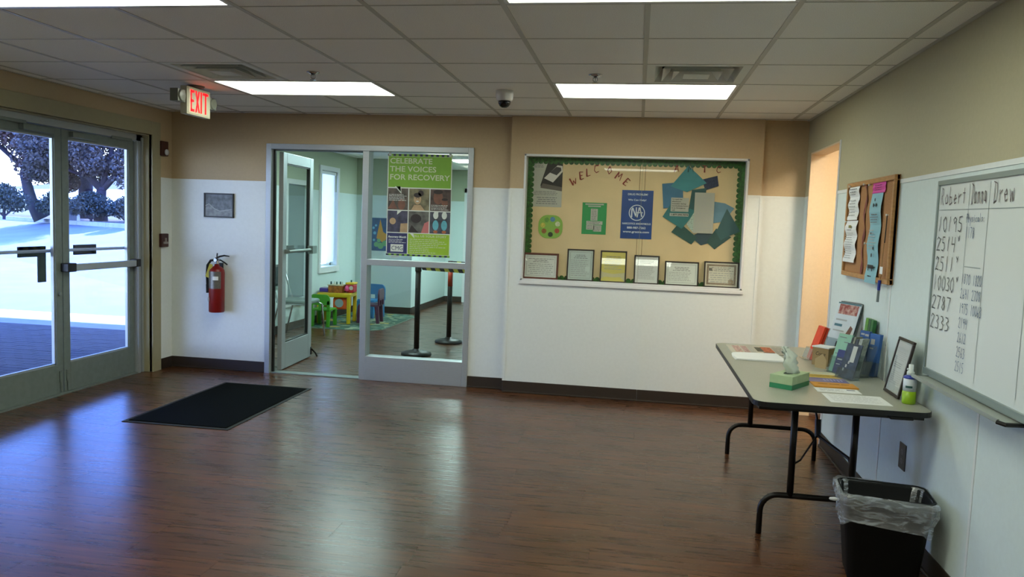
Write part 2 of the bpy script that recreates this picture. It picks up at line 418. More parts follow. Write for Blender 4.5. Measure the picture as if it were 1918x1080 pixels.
def two_tone(name, pieces, label, ms=None):
    """wall solid split at the panelling height: pieces are (x0,x1,y0,y1,z0,z1)"""
    b = MB()
    for (x0, x1, y0, y1, z0, z1) in pieces:
        if z1 <= WZ: b.k = 1; b.box(x0, x1, y0, y1, z0, z1)
        elif z0 >= WZ: b.k = 0; b.box(x0, x1, y0, y1, z0, z1)
        else:
            b.k = 1; b.box(x0, x1, y0, y1, z0, WZ); b.k = 0; b.box(x0, x1, y0, y1, WZ, z1)
    return struct(name, b, ms or [M_paint, M_panel], label, 'wall')
Z9 = H + .12
# left wall (entry doors)
DY0, DY1, DZ = 4.56, 6.525, 2.18
two_tone('wall_left', [(XL - .16, XL, YF, DY0, 0, Z9), (XL - .16, XL, DY1, YB + .12, 0, Z9), (XL - .16, XL, DY0, DY1, DZ, Z9)],
         'left wall around the entry doors, beige above white panelling')
# right wall with doorway 5.745..6.67
RY0, RY1, RZ = 5.745, 6.67, 2.155
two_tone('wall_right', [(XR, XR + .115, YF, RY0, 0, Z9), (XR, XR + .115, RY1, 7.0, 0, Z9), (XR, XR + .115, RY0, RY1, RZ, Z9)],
         'right wall with the table against it, beige above white panelling', [mat('daylight_tinted_beige', 'aea88a', .7, var=.02, scale=60, bump=.15, bscale=300), mat('daylight_tinted_panel', 'cfdddb', .42, var=.015, scale=40, bump=.12, bscale=220)])  # same beige and white finishes, cool daylight cast mixed into both colours
# far wall: left of the glass partition, over it, right of it
GX0, GX1, GZ = -3.435, -1.468, 2.155
two_tone('wall_back', [(XL - .16, GX0, YB, YB + .12, 0, Z9), (GX0, GX1, YB, YB + .12, GZ, Z9), (GX1, -1.0, YB, YB + .12, 0, Z9)],
         'far wall around the glass partition, beige above white panelling')
# notice wall with recessed case
NX0, NX1, NZ0, NZ1 = -1.0, .89, 1.005, 2.105
two_tone('wall_back', [(-1.122, NX0, YN, YN + .2, 0, Z9), (NX1, 1.0, YN, YN + .2, 0, Z9), (NX0, NX1, YN, YN + .2, NZ1, Z9), (NX0, NX1, YN, YN + .2, 0, NZ0)],
         'far wall holding the notice case, standing slightly forward')
two_tone('wall_back', [(1.0, XR, YN + .06, YN + .2, 0, Z9)], 'narrow far wall strip in the corner right of the notice case')
b = MB(); b.box(XL - .2, 2.6, YF - .1, YF, 0, Z9)
struct('wall_rear', b, M_paint, 'plain beige wall behind the viewer', 'wall')
# corridor beyond the right doorway
b = MB(); b.box(XR + .115, 2.6, 6.80, 6.9, 0, Z9); b.box(2.5, 2.6, YF, 6.9, 0, Z9)
struct('wall_hall', b, M_paint_warm, 'warm peach wall of the hall seen through the right doorway', 'wall')
b = MB(); b.box(XR + .115, 2.5, 6.785, 6.80, 0, .1); struct('baseboard_hall', b, M_base, 'dark baseboard in the hall beyond the right doorway', 'baseboard')
b = MB(); b.box(XR + .115, 2.5, 6.773, 6.785, 0, .018); struct('trim_7', b, M_white, 'thin white shoe moulding at the foot of the hall wall', 'trim')
# doorway lining
b = MB(); b.box(XR - .002, XR + .117, RY1 - .012, RY1, 0, RZ); b.box(XR - .002, XR + .117, RY0, RY0 + .012, 0, RZ); b.box(XR - .002, XR + .117, RY0, RY1, RZ - .012, RZ)
struct('trim_1', b, M_paint_warm, 'peach lining inside the open doorway on the right wall', 'trim')
b = MB()
b.box(XR - .006, XR + .001, RY0 - .03, RY0 + .001, .1, 2.16); b.box(XR - .006, XR + .02, RY0 - .002, RY0 + .003, .0, RZ)
struct('trim_2', b, M_white, 'white corner guard on the near edge of the right doorway', 'trim')
b = MB(); b.box(XR - .006, XR + .001, RY1 - .001, RY1 + .028, .1, 1.80)
struct('trim_3', b, M_white, 'white corner guard on the far edge of the right doorway', 'trim')
# baseboards
BH = .102
def base(name, boxes, label):
    b = MB()
    for q in boxes: b.box(*q)
    return struct(name, b, M_base, label, 'baseboard', bevel=.003)
base('baseboard_back', [(XL, GX0, YB - .008, YB, 0, BH), (XL, GX0, YB - .016, YB, 0, .014)], 'dark baseboard below the fire extinguisher')
base('baseboard_back', [(GX1, -1.122, YB - .008, YB, 0, BH), (GX1, -1.122, YB - .016, YB, 0, .014)], 'short dark baseboard right of the glass partition')
base('baseboard_back', [(-1.122, .06, YN - .008, YN, 0, BH), (-1.122, .06, YN - .018, YN, 0, .014), (-1.13, -1.122, YN - .008, YB, 0, BH)], 'dark baseboard below the left half of the notice case')
base('baseboard_back', [(.061, 1.0, YN - .008, YN, 0, BH), (.061, 1.0, YN - .018, YN, 0, .014), (1.0, XR, YN + .052, YN + .06, 0, BH), (1.0, 1.008, YN, YN + .06, 0, BH)], 'dark baseboard below the right half of the notice case')
base('baseboard_left', [(XL, XL + .008, DY1 + .13, YB, 0, BH), (XL, XL + .008, YF, DY0 - .12, 0, BH)], 'dark baseboard on the left wall beside the entry doors')
base('baseboard_right', [(XR - .008, XR, YF, RY0 - .03, 0, BH), (XR - .018, XR, YF, RY0 - .03, 0, .014)], 'dark baseboard along the right wall under the table')
# panelling caps and seams
def trim(name, boxes, label, m=M_panel):
    b = MB()
    for q in boxes: b.box(*q)
    return struct(name, b, m, label, 'trim')
trim('trim_4', [(XL, GX0, YB - .004, YB, WZ - .012, WZ + .006), (GX1, -1.122, YB - .004, YB, WZ - .012, WZ + .006), (-1.122, NX0, YN - .004, YN, WZ - .012, WZ + .006), (NX1, 1.0, YN - .004, YN, WZ - .012, WZ + .006), (1.0, XR, YN + .056, YN + .06, WZ - .012, WZ + .006)], 'white cap strip on top of the far wall panelling')
trim('trim_5', [(XR - .004, XR, YF, RY0 - .03, WZ - .014, WZ + .008), (XR - .004, XR, RY1, YN + .06, WZ - .012, WZ + .006), (XL, XL + .004, DY1 + .13, YB, WZ - .012, WZ + .006)], 'white cap strip on top of the side wall panelling')
for i, (x, yy) in enumerate([(.066, YN), (-1.118, YN), (1.002, YN)]):
    q = MB(); q.box(x - .012, x + .012, yy - .005, yy, BH - .02 if i == 0 else BH, NZ0 if i == 0 else WZ)
    struct('trim_6', q, M_panel, ['vertical white joint strip below the notice case', 'white corner strip left of the notice case', 'white corner strip right of the notice case'][i], 'trim')
for i, (y, z1) in enumerate([(4.44, 1.24), (3.26, .86), (2.05, 1.8)]):
    q = MB(); q.box(XR - .003, XR, y - .009, y + .009, BH, z1)
    struct('trim_8', q, M_panel, ['vertical joint strip in the right wall panelling below the corkboard', 'vertical joint strip in the right wall panelling below the whiteboard', 'joint strip in the right wall panelling near the viewer'][i], 'trim')

# ------------------------------------------------------------------ entry doors (door_1)
t = thing('door_1', (-4.53, 5.535, 0), 'pair of aluminium framed glass entry doors on the left', 'door', None, 'structure')
dx = 0.0
b = MB(); b.box(-.045, .045, .9 - .005, .985, 0, DZ); b.box(-.045, .045, -.97, -.885, 0, DZ); b.box(-.045, .045, -.97, .985, 2.115, DZ)
b.box(.045, .06, .9, .93, 0, 2.115); b.box(.045, .06, .955, .985, 0, 2.15)
b.build('door_frame', M_alu, t, bevel=.003)
b = MB(); b.box(-.06, .05, -.885, .9, 0, .012); b.build('threshold', M_alud, t)
def leaf(sgn):
    y0, y1 = (.004, .893) if sgn > 0 else (-.88, -.004)
    b = MB(); st = .072
    gy0, gy1 = (y0 + st, y1 - st); gz0, gz1 = .245, 2.04
    b.box(-.022, .022, y0, gy0, .012, 2.112); b.box(-.022, .022, gy1, y1, .012, 2.112)
    b.box(-.022, .022, gy0, gy1, .012, gz0); b.box(-.022, .022, gy0, gy1, gz1, 2.112)
    d = b.build('door_leaf', M_alud, t, bevel=.003)
    g = MB(); g.box(-.003, .003, gy0, gy1, gz0, gz1); g.build('glass_pane', M_glass, d)
    g = MB()
    for (a, c2, e, f2) in [(gy0, gy0 + .012, gz0, gz1), (gy1 - .012, gy1, gz0, gz1), (gy0, gy1, gz0, gz0 + .012), (gy0, gy1, gz1 - .012, gz1)]: g.box(-.012, .012, a, c2, e, f2)
    g.build('glazing_bead', M_alu, d)
    # outside pull bar
    g = MB(); g.tube([(-.055, y0 + .03, 1.15), (-.055, y1 - .03, 1.15)], .013)
    for yy in (y0 + .035, y1 - .035): g.tube([(-.055, yy, 1.15), (-.02, yy, 1.15)], .013); g.box(-.03, -.02, yy - .03, yy + .03, 1.13, 1.17)
    g.build('pull_bar', M_alu, d, smooth=False)
    # closer body on the head
    g = MB(); g.box(.022, .062, (y0 + .08 if sgn > 0 else y1 - .42), (y0 + .34 if sgn > 0 else y1 - .12), 2.055, 2.10)
    g.box(.03, .05, (y1 - .33 if sgn > 0 else y0 + .2), (y1 - .06 if sgn > 0 else y0 + .5), 2.10, 2.125)
    g.build('door_closer', M_alud, d, bevel=.004)
    # flush bolt plate
    g = MB(); yy = y0 + .02 if sgn > 0 else y1 - .05; g.box(.022, .032, yy, yy + .03, .10, .19); g.tube([(.03, yy + .015, .19), (.03, yy + .015, .02)], .006, 6); g.build('flush_bolt', M_alud, d)
    return d, y0, y1
dR, y0, y1 = leaf(1)
g = MB(); g.box(.045, .09, y0 + .06, y1 - .06, .99, 1.045); g.build('panic_bar', M_alu, dR, bevel=.006)
g = MB(); g.box(.022, .094, y0 - .03, y0 + .065, .985, 1.055); g.box(.022, .094, y1 - .06, y1 - .005, .985, 1.055); g.build('bar_end', M_black, dR, bevel=.006)
g = MB(); g.box(-.085, -.068, .25, .51, 1.107, 1.19); g.build('handle_cover', mat('matte_black_cover', '040508', .9, spec=.1), dR)
dL, y0, y1 = leaf(-1)
g = MB(); g.box(-.085, -.068, -.34, -.07, 1.107, 1.187); g.box(-.085, -.068, -.142, -.07, .905, 1.107); g.build('handle_cover', mat('matte_black_cover', '040508', .9, spec=.1), dL)
g = MB(); g.lathe([(.016, 0), (.016, .012), (.008, .016)], 12, (.022, -.04, .81), 'x'); g.build('lock_cylinder', M_alud, dL)
# casing
b = MB(); b.box(XL - .06, XL + .012, DY1 - .0, DY1 + .125, 0, DZ + .12); b.box(XL - .06, XL + .012, DY0 - .12, DY0, 0, DZ + .12); b.box(XL - .06, XL + .012, DY0, DY1, DZ, DZ + .12)
b.box(XL - .085, XL - .02, DY1 - .012, DY1, 0, DZ); b.box(XL - .085, XL - .02, DY0, DY1, DZ - .01, DZ)
struct('trim_9', b, M_cream, 'wide cream casing around the entry doors', 'trim', bevel=.002)

# ------------------------------------------------------------------ glass partition (window_1) with open door (door_2)
t = thing('window_1', (GX0, YB, 0), 'aluminium framed glass partition to the playroom', 'partition', None, 'structure')
W = GX1 - GX0; fw = .05; post = .968
b = MB(); b.box(0, fw, -.02, .10, 0, GZ); b.box(W - fw, W, -.02, .10, 0, GZ); b.box(fw, W - fw, -.02, .10, GZ - fw, GZ); b.box(post - .03, post + .03, -.02, .10, 0, GZ - fw)
b.box(post + .03, W - fw, -.02, .10, 0, .225); b.box(post + .03, W - fw, -.02, .08, 1.07, 1.125)
b.build('partition_frame', M_alu, t, bevel=.003)
b = MB(); b.box(post + .03, W - fw, .035, .041, 1.125, GZ - fw); b.build('upper_pane', M_glass, t)
b = MB(); b.box(post + .03, W - fw, .035, .041, .225, 1.07); b.build('lower_pane', M_glass, t)
b = MB(); b.box(0, post, 0, .1, 0, .008); b.build('threshold', M_alud, t)
b = MB(); b.box(fw, fw + .02, .03, .055, 0, GZ - fw); b.build('weather_strip', M_black, t)
b = MB(); b.box(fw, post - .03, .03, .06, GZ - fw - .012, GZ - fw); b.build('head_stop', M_alud, t)
# door leaf, hinged on the left, swung ~93 degrees into the playroom
t = thing('door_2', TR(-3.352, YB + .125, 0, PI / 2 + .06), 'open aluminium framed glass door swung into the playroom', 'door', None, 'structure')
LW = .80
b = MB(); b.box(0, .09, -.022, .022, .01, 2.09); b.box(LW - .09, LW, -.022, .022, .01, 2.09); b.box(.09, LW - .09, -.022, .022, .01, .26); b.box(.09, LW - .09, -.022, .022, 1.99, 2.09)
b.build('door_leaf', M_alu, t, bevel=.003)
b = MB(); b.box(.09, LW - .09, -.003, .003, .26, 1.99); b.build('glass_pane', M_glass, t)
b = MB()
for q in [(.09, .102, .26, 1.99), (LW - .102, LW - .09, .26, 1.99), (.09, LW - .09, .26, .272), (.09, LW - .09, 1.978, 1.99)]: b.box(q[0], q[1], -.014, .014, q[2], q[3])
b.build('glazing_bead', M_black, t)
b = MB(); b.tube([(.05, -.06, 1.15), (LW - .06, -.06, 1.15)], .016); b.box(LW - .16, LW - .04, -.085, -.03, 1.11, 1.19); b.box(.04, .08, -.06, -.02, 1.13, 1.17)
b.build('push_bar', M_alud, t)
b = MB(); b.box(.25, .42, .03, .05, 1.13, 1.20); b.box(.25, .42, .02, .03, 1.15, 1.17); b.build('pull_plate', M_black, t)
b = MB(); b.box(LW - .02, LW + .012, -.03, .0, .03, .11); b.tube([(LW - .01, -.03, .09), (LW + .03, -.06, .04), (LW + .05, -.07, .0)], .009); b.build('door_stop', M_blackm, t)

# poster on the glass
def poster():
    px, pz, w, h = -2.276, 1.165, .602, .925
    g1 = mat('poster_green', '6fa028', .55, var=.05, scale=8); nv = mat('poster_navy', '2a2f5c', .55, var=.2, scale=8); lime = mat('poster_lime', '8fb52a', .55, var=.05, scale=8)
    cr_ = mat('poster_cream', 'b9c3a2', .6); wh = mat('poster_white', 'c9d0c4', .6)
    t = thing('recovery_poster', TR(px, YB - .012 + .045, pz), 'green recovery campaign poster taped to the playroom glass', 'poster')
    b = MB(); b.box(0, w, 0, .0008, 0, h); b.build('poster_sheet', wh, t)
    cw, gp = (w - .03) / 3, .009
    b = MB(); b.rect(.008, w - .008, .625, h - .022, -.0006); b.build('title_panel', g1, t)
    b = MB(); b.rect(.008 + cw + gp, w - .008, .022, .208, -.0006); b.build('story_panel', lime, t)
    b = MB(); b.rect(.008, .008 + cw, .022, .208, -.0006); b.build('logo_panel', nv, t)
    b = MB(); n = 24
    for e in (0, 1):
        for i in range(n):
            if i % 2 == 0: b.rect(w * i / n, w * (i + 1) / n, (h - .02) if e else .002, h if e else .018, -.0007)
    b.build('check_border', mat('poster_check', '1e2a3c', .6), t)['kind'] = 'stuff'
    b = MB()
    for e in (0, 1):
        for i in range(n):
            if i % 2: b.rect(w * i / n, w * (i + 1) / n, (h - .02) if e else .002, h if e else .018, -.0007)
    b.build('check_border', g1, t)['kind'] = 'stuff'
    xs = [.008 + (cw + gp) * i for i in range(3)]; zs = [.42, .216]
    cols6 = [['4c463c', '6f6a4e', '4a3c34'], ['3d3d4e', '55564e', '41444c']]
    for r_ in range(2):
        for c_ in range(3):
            b = MB(); b.rect(xs[c_], xs[c_] + cw, zs[r_], zs[r_] + .195, -.0006)
            b.build('photo_cell', mat('poster_photo_%d%d' % (r_, c_), cols6[r_][c_], .6, var=.45, scale=14), t)
    sk = mat('poster_skin', 'a98f6a', .6, var=.12, scale=20); dk = mat('poster_dark_hair', '2a231e', .6); br = mat('poster_brown_skin', '6d4a38', .6, var=.15, scale=20)
    b = MB(); X, Z = xs[1] + cw * .42, zs[0]; b.disc(X, Z + .10, .034, -.001, rz=.046); b.poly([(X - .06, Z), (X - .03, Z + .05), (X + .03, Z + .05), (X + .07, Z)], -.0009); b.build('portrait', sk, t)
    b = MB(); b.disc(X, Z + .137, .036, -.0012, rz=.022); b.disc(X + .03, Z + .155, .026, -.0012); b.build('portrait_hair', dk, t)
    b = MB(); b.disc(X, Z + .082, .014, -.0014, 12, rz=.006); b.build('portrait_smile', wh, t)
    b = MB(); b.disc(X - .013, Z + .108, .004, -.0014, 8); b.disc(X + .013, Z + .108, .004, -.0014, 8); b.build('portrait_eyes', dk, t)
    b = MB(); X = xs[2] + cw * .38; b.disc(X, Z + .12, .044, -.001, rz=.06); b.disc(X + .062, Z + .075, .03, -.0012, rz=.036); b.build('portrait', br, t)
    b = MB(); b.disc(X, Z + .172, .044, -.0013, rz=.02); b.disc(X + .062, Z + .105, .028, -.0014, rz=.012); b.build('portrait_hair', dk, t)
    b = MB(); b.poly([(xs[0], Z + .01), (xs[0] + .05, Z + .09), (xs[0] + .09, Z + .01)], -.001); b.disc(xs[0] + .13, Z + .05, .035, -.001, rz=.05); b.build('portrait', br, t)
    Z = zs[1]
    b = MB(); b.disc(xs[0] + .05, Z + .10, .03, -.001); b.poly([(xs[0] + .12, Z), (xs[0] + .125, Z + .08), (xs[0] + cw, Z + .085), (xs[0] + cw, Z)], -.001); b.build('portrait', sk, t)
    b = MB(); b.disc(xs[1] + .07, Z + .13, .05, -.001, rz=.04); b.poly([(xs[1], Z), (xs[1] + .03, Z + .07), (xs[1] + .10, Z)], -.001); b.build('portrait_hair', dk, t)
    b = MB(); b.poly([(xs[1] + .12, Z), (xs[1] + .15, Z + .09), (xs[1] + cw, Z + .11), (xs[1] + cw, Z)], -.0011); b.build('pink_garment', mat('poster_pink', 'b56a66', .6), t)
    for k in (0, 1):
        X = xs[2] + .055 + k * .08
        b = MB(); b.disc(X, Z + .075, .028, -.001, rz=.046); b.build('blue_shoe', mat('poster_shoe_blue', '5aa2ae', .6, var=.1), t)
        b = MB(); b.disc(X, Z + .165, .024, -.001, rz=.034); b.build('white_shoe', wh, t)
        b = MB(); b.disc(X, Z + .016, .02, -.0012, rz=.014); b.build('ankle', mat('poster_ankle', 'a8603c', .6), t)
    # speech tails
    def tail(ptz, m_):
        b = MB(); b.poly(ptz, -.0016); b.build('speech_tail', m_, t)
    tail([(.07, .632), (.13, .632), (.135, .565)], wh); tail([(.078, .64), (.125, .64), (.128, .582)], g1)
    tail([(.10, .418), (.15, .418), (.098, .375)], wh); tail([(xs[2] + .03, .418), (xs[2] + .08, .418), (xs[2] + .075, .372)], wh)
    tail([(xs[1] + .005, .22), (xs[1] + .05, .205), (xs[1] + .06, .165)], wh)
    for i, (s, wd) in enumerate([('CELEBRATE', .395), ('THE VOICES', .435), ('FOR RECOVERY', .56)]):
        text(t, s, .02, .84 - i * .073, .05, cr_, width=wd, bold=.0012)
    text(t, 'TELL US YOUR STORY', xs[1] + .04, .178, .020, cr_, width=.32, bold=.0005)
    lines(t, xs[1] + .015, w - .03, .03, .165, 8, cr_, -.0012, ragged=.5)
    lines(t, xs[0] + .01, xs[0] + cw - .01, .50, .565, 5, wh, -.0014); lines(t, xs[2] + .01, xs[2] + cw - .01, .425, .478, 4, wh, -.0016)
    text(t, 'Recovery Month', xs[0] + .01, .165, .018, wh, width=cw - .02, shear=.2, bold=.001)
    lines(t, xs[0] + .015, xs[0] + cw - .01, .115, .155, 3, wh, -.0012)
    b = MB(); b.rect(xs[0] + .035, xs[0] + cw - .035, .038, .105, -.0009); b.build('logo_block', wh, t)
    text(t, 'CMG', xs[0] + .042, .052, .04, nv, y=-.0014, width=cw - .084)
    tp = mat('clear_tape', 'aab4b0', .3)
    b = MB()
    for (a, c2) in [(.02, h + .005), (w - .02, h + .005)]: b.poly([(a - .015, c2 - .02), (a + .015, c2 - .02), (a + .006, c2 + .018), (a - .006, c2 + .018)], -.0012)
    b.poly([(.05, -.02), (.14, -.012), (.10, .004), (.05, .004)], -.0012); b.build('tape', tp, t)['kind'] = 'stuff'
poster()

# ------------------------------------------------------------------ playroom shell
PX = -4.43
w1y0, w1y1, w1z0, w1z1 = 10.44, 11.03, .775, 2.15
w2y0, w2y1, w2z0, w2z1 = 9.38, 9.97, .40, 1.90
M_pgrey = mat('playroom_panel', 'c6d4d2', .45, var=.01); M_ppaint = mat('playroom_paint', 'a9b19a', .7)
def ptwo(name, pcs, label):
    b = MB()
    for (x0, x1, y0, y1, z0, z1) in pcs:
        if z1 <= 1.86: b.k = 1; b.box(x0, x1, y0, y1, z0, z1)
        elif z0 >= 1.86: b.k = 0; b.box(x0, x1, y0, y1, z0, z1)
        else: b.k = 1; b.box(x0, x1, y0, y1, z0, 1.86); b.k = 0; b.box(x0, x1, y0, y1, 1.86, z1)
    return struct(name, b, [M_ppaint, M_pgrey], label, 'wall')
a, c2 = PX - .15, PX
ptwo('wall_left', [(a, c2, YB + .12, w2y0, 0, Z9), (a, c2, w2y1, w1y0, 0, Z9), (a, c2, w1y1, 12.0, 0, Z9), (a, c2, w2y0, w2y1, 0, w2z0), (a, c2, w2y0, w2y1, w2z1, Z9), (a, c2, w1y0, w1y1, 0, w1z0), (a, c2, w1y0, w1y1, w1z1, Z9)], 'playroom left wall with two narrow windows')
ptwo('wall_far', [(PX - .15, -3.5, 11.86, 12.0, 0, Z9), (-3.62, -3.5, 12.0, 14.1, 0, Z9)], 'playroom far wall behind the yellow table')
ptwo('wall_far', [(-3.62, -.1, 14.05, 14.15, 0, Z9)], 'end wall of the passage beyond the stanchions')
ptwo('wall_playroom_right', [(-.3, -.2, YB + .2, 14.1, 0, Z9)], 'right wall of the playroom, out of sight')
ptwo('wall_playroom_front', [(-1.0, -.2, YB + .12, YB + .2, 0, Z9)], 'back of the notice wall on the playroom side')
base('baseboard_far', [(PX, -3.5, 11.85, 11.86, 0, BH), (-3.5, -3.49, 11.86, 14.05, 0, BH), (-3.5, -3.17, 14.04, 14.05, 0, BH), (PX, PX + .01, YB + .12, 11.86, 0, BH)], 'dark baseboard around the playroom')
blindm = bpy.data.materials.new('blind_white'); blindm.use_nodes = True; _n = blindm.node_tree; _n.nodes.clear()
_o = _n.nodes.new('ShaderNodeOutputMaterial'); _d = _n.nodes.new('ShaderNodeBsdfDiffuse'); _t = _n.nodes.new('ShaderNodeBsdfTranslucent'); _x = _n.nodes.new('ShaderNodeMixShader')
_d.inputs[0].default_value = (.85, .87, .86, 1); _t.inputs[0].default_value = (.95, .97, .96, 1); _x.inputs[0].default_value = .75
_n.links.new(_d.outputs[0], _x.inputs[1]); _n.links.new(_t.outputs[0], _x.inputs[2]); _n.links.new(_x.outputs[0], _o.inputs[0])
def pwindow(n, y0, y1, z0, z1, label, mode):
    t = thing('window_%d' % n, (PX, y0, z0), label, 'window', None, 'structure')
    w, h = y1 - y0, z1 - z0
    b = MB(); c_ = .065
    b.box(0, .02, -c_, 0, -c_, h + c_); b.box(0, .02, w, w + c_, -c_, h + c_); b.box(0, .02, 0, w, h, h + c_); b.box(0, .03, -c_ - .01, w + c_ + .01, -c_ - .02, 0)
    b.build('window_casing', M_white, t, bevel=.003)
    b = MB(); b.box(-.12, -.08, 0, .03, 0, h); b.box(-.12, -.08, w - .03, w, 0, h); b.box(-.12, -.08, 0, w, 0, .03); b.box(-.12, -.08, 0, w, h - .03, h); b.build('window_sash', M_white, t)
    b = MB(); b.box(-.104, -.1, .03, w - .03, .03, h - .03); b.build('glass_pane', M_glass, t)
    if mode:
        b = MB(); b.box(-.05, -.01, .008, w - .008, h - .05, h - .01); b.build('blind_headrail', M_white, t)
        n_ = int((h - .08) / .024); s0 = None
        for i in range(n_):
            if s0 is None:
                b = MB(); b.T = Matrix.Rotation(-1.15, 4, 'Y'); b.box(-.0135, .0135, 0, w - .02, -.0007, .0007); s0 = b.build('blind_slat', blindm, t); o = s0
            else: o = s0.copy(); C.objects.link(o)
            o.parent = t; o.location = (-.03, .01, h - .06 - i * .024)
    else:
        b = MB(); b.box(-.03, -.026, .005, w - .005, .005, h - .005); b.build('roller_shade', mat('grey_shade', '66757a', .8), t)
    return t
pwindow(2, w1y0, w1y1, w1z0, w1z1, 'tall narrow playroom window with white mini blinds', True)
pwindow(3, w2y0, w2y1, w2z0, w2z1, 'narrow playroom window with grey shade behind the open glass door', False)
t = thing('door_3', (-3.12, 14.05, 0), 'white door with pale casing at the end of the passage', 'door', None, 'structure')
b = MB(); b.box(-.05, .04, -.02, 0, 0, 2.1); b.box(.88, .97, -.02, 0, 0, 2.1); b.box(-.05, .97, -.02, 0, 2.02, 2.11); b.build('door_casing', M_white, t, bevel=.003)
b = MB(); b.box(.04, .88, -.012, 0, .01, 2.02); b.build('door_leaf', mat('white_door', 'dfe6e4', .5), t)

# ------------------------------------------------------------------ notice case (window_4)
t = thing('window_4', (NX0, YN, NZ0), 'glazed notice case with tan backing set in the far wall', 'display case', None, 'structure')
W, Hn = NX1 - NX0, NZ1 - NZ0
b = MB(); f_ = .018
b.box(0, W, -.012, .0, -.012, f_); b.box(0, W, -.012, .1, Hn - f_, Hn); b.box(0, f_, -.012, .1, 0, Hn); b.box(W - f_, W, -.012, .1, 0, Hn); b.box(0, W, 0, .10, 0, .012)
b.box(-.012, W + .012, -.016, 0, -.03, -.004)
b.build('case_frame', M_white, t, bevel=.002)
tan = mat('tan_backing_paper', 'cdb98e', .8, var=.04, scale=4)
for i, (x0, x1) in enumerate([(.0, .995), (.999, 1.04), (1.044, W)]):
    b = MB(); b.box(x0, x1, .095, .1, .0, Hn); b.build('backing_board', tan, t)
b = MB(); b.box(-.02, W + .02, .102, .112, -.02, Hn + .02); b.build('case_back', mat('case_back_brown', '6e5c3e', .8), t)
b = MB(); b.rect(f_, 1.018, .012, Hn - f_, .020); b.build('glass_pane', M_glassc, t)
b = MB(); b.rect(1.008, W - f_, .012, Hn - f_, .028); b.build('glass_pane', M_glassc, t)
b = MB(); b.box(1.0165, 1.0185, .019, .023, .012, Hn - f_); b.build('pane_edge', mat('glass_edge', '8d8a6c', .6), t)
CY = YN + .094
# scalloped border
def border():
    gm = mat('green_foil_border', '2f6a26', .35, var=.5, scale=45, tint='1b3d18'); t = thing('scalloped_border', (NX0, CY, NZ0), 'green glittery scalloped border framing the notice case', 'border')
    step = .045
    def edge(n, f, label=None):
        b = MB()
        for i in range(n): f(b, i)
        b.build('border_strip', gm, t)
    def half(b, x, z, r, a0):
        b.poly([(x + r * math.cos(a0 + PI * k / 8), z + r * math.sin(a0 + PI * k / 8)) for k in range(9)], -.003)
    nt_ = int((W - .04) / step); nh = int((Hn - .04) / step)
    b = MB(); b.rect(.02, W - .02, Hn - .055, Hn - .018, -.003)
    for i in range(nt_): half(b, .04 + i * step, Hn - .055, step / 2, PI)
    b.build('border_strip', gm, t)
    b = MB(); b.rect(.02, .055, .012, Hn - .02, -.0035)
    for i in range(nh): half(b, .055, .03 + i * step, step / 2, -PI / 2)
    b.build('border_strip', gm, t)
    b = MB(); b.rect(W - .06, W - .02, .012, Hn - .02, -.0035)
    for i in range(nh): half(b, W - .06, .03 + i * step, step / 2, PI / 2)
    b.build('border_strip', gm, t)
    b = MB(); b.rect(.02, W - .02, .012, .03, -.003)
    for i in range(nt_): half(b, .04 + i * step, .03, step / 2, 0)
    b.build('border_strip', gm, t)
border()
# lettering
red = mat('letter_dark_red', '7a2414', .6); teal_l = mat('letter_dark_teal', '1f4c4c', .6)
SER = {'W': [(0, 1, .25, 0), (.25, 0, .5, .6), (.5, .6, .7, .1), (.7, .1, 1, .8)], 'E': [(.2, 0, .3, 1), (.2, 0, .8, .05), (.3, 1, .9, .9), (.25, .5, .7, .5)],
       'L': [(.25, 0, .35, 1), (.2, 0, .85, .1)], 'C': [(.9, .95, .3, .9), (.3, .9, .15, .3), (.15, .3, .4, 0), (.4, 0, .9, .15)],
       'O': [(.5, 1, .15, .5), (.15, .5, .45, 0), (.45, 0, .85, .4), (.85, .4, .5, 1)], 'M': [(.05, 0, .2, 1), (.2, 1, .45, .35), (.45, .35, .8, 1), (.8, 1, .95, 0)],
       'A': [(.05, 0, .5, 1), (.5, 1, .85, 0), (.2, .4, .75, .4)], 'T': [(.5, 0, .5, 1), (.05, 1, .95, .95)]}
def letter(ch, x, z, h, rot, m, label, group):
    w = h * .8; b = MB()
    for i, (a, b0, c_, d_) in enumerate(SER[ch]):
        ax, az, bx, bz = (a - .5) * w, (b0 - .5) * h, (c_ - .5) * w, (d_ - .5) * h
        L = math.hypot(bx - ax, bz - az) or 1; th = h * (.17 if i == 0 else .10); nx, nz = -(bz - az) / L * th, (bx - ax) / L * th
        b.prism([(ax + nx * .6, az + nz * .6), (ax - nx * .6, az - nz * .6), (bx - nx * .4, bz - nz * .4), (bx + nx * .4, bz + nz * .4)], 0, .002 + i * .0002)
    o = b.build('cutout_letter', m); o.matrix_world = Matrix.Translation((x, CY - (.0105 if group[0] == 'u' else .002), z)) @ Matrix.Rotation(-rot, 4, 'Y') @ Matrix.Rotation(PI / 2, 4, 'X')
    tag(o, label, 'letter', group)
for i, (ch, x, z, r_) in enumerate([('W', -.575, 1.885, .35), ('E', -.508, 1.937, .25), ('L', -.452, 1.965, .15), ('C', -.38, 1.998, .1), ('O', -.265, 1.988, -.1), ('M', -.183, 1.94, -.45), ('E', -.115, 1.892, -.6)]):
    letter(ch, x, z, .066, r_, red, 'dark red cut-out letter %s, %s of the curved welcome word' % (ch, ['first', 'second', 'third', 'fourth', 'fifth', 'sixth', 'last'][i]), 'welcome letters in the notice case')
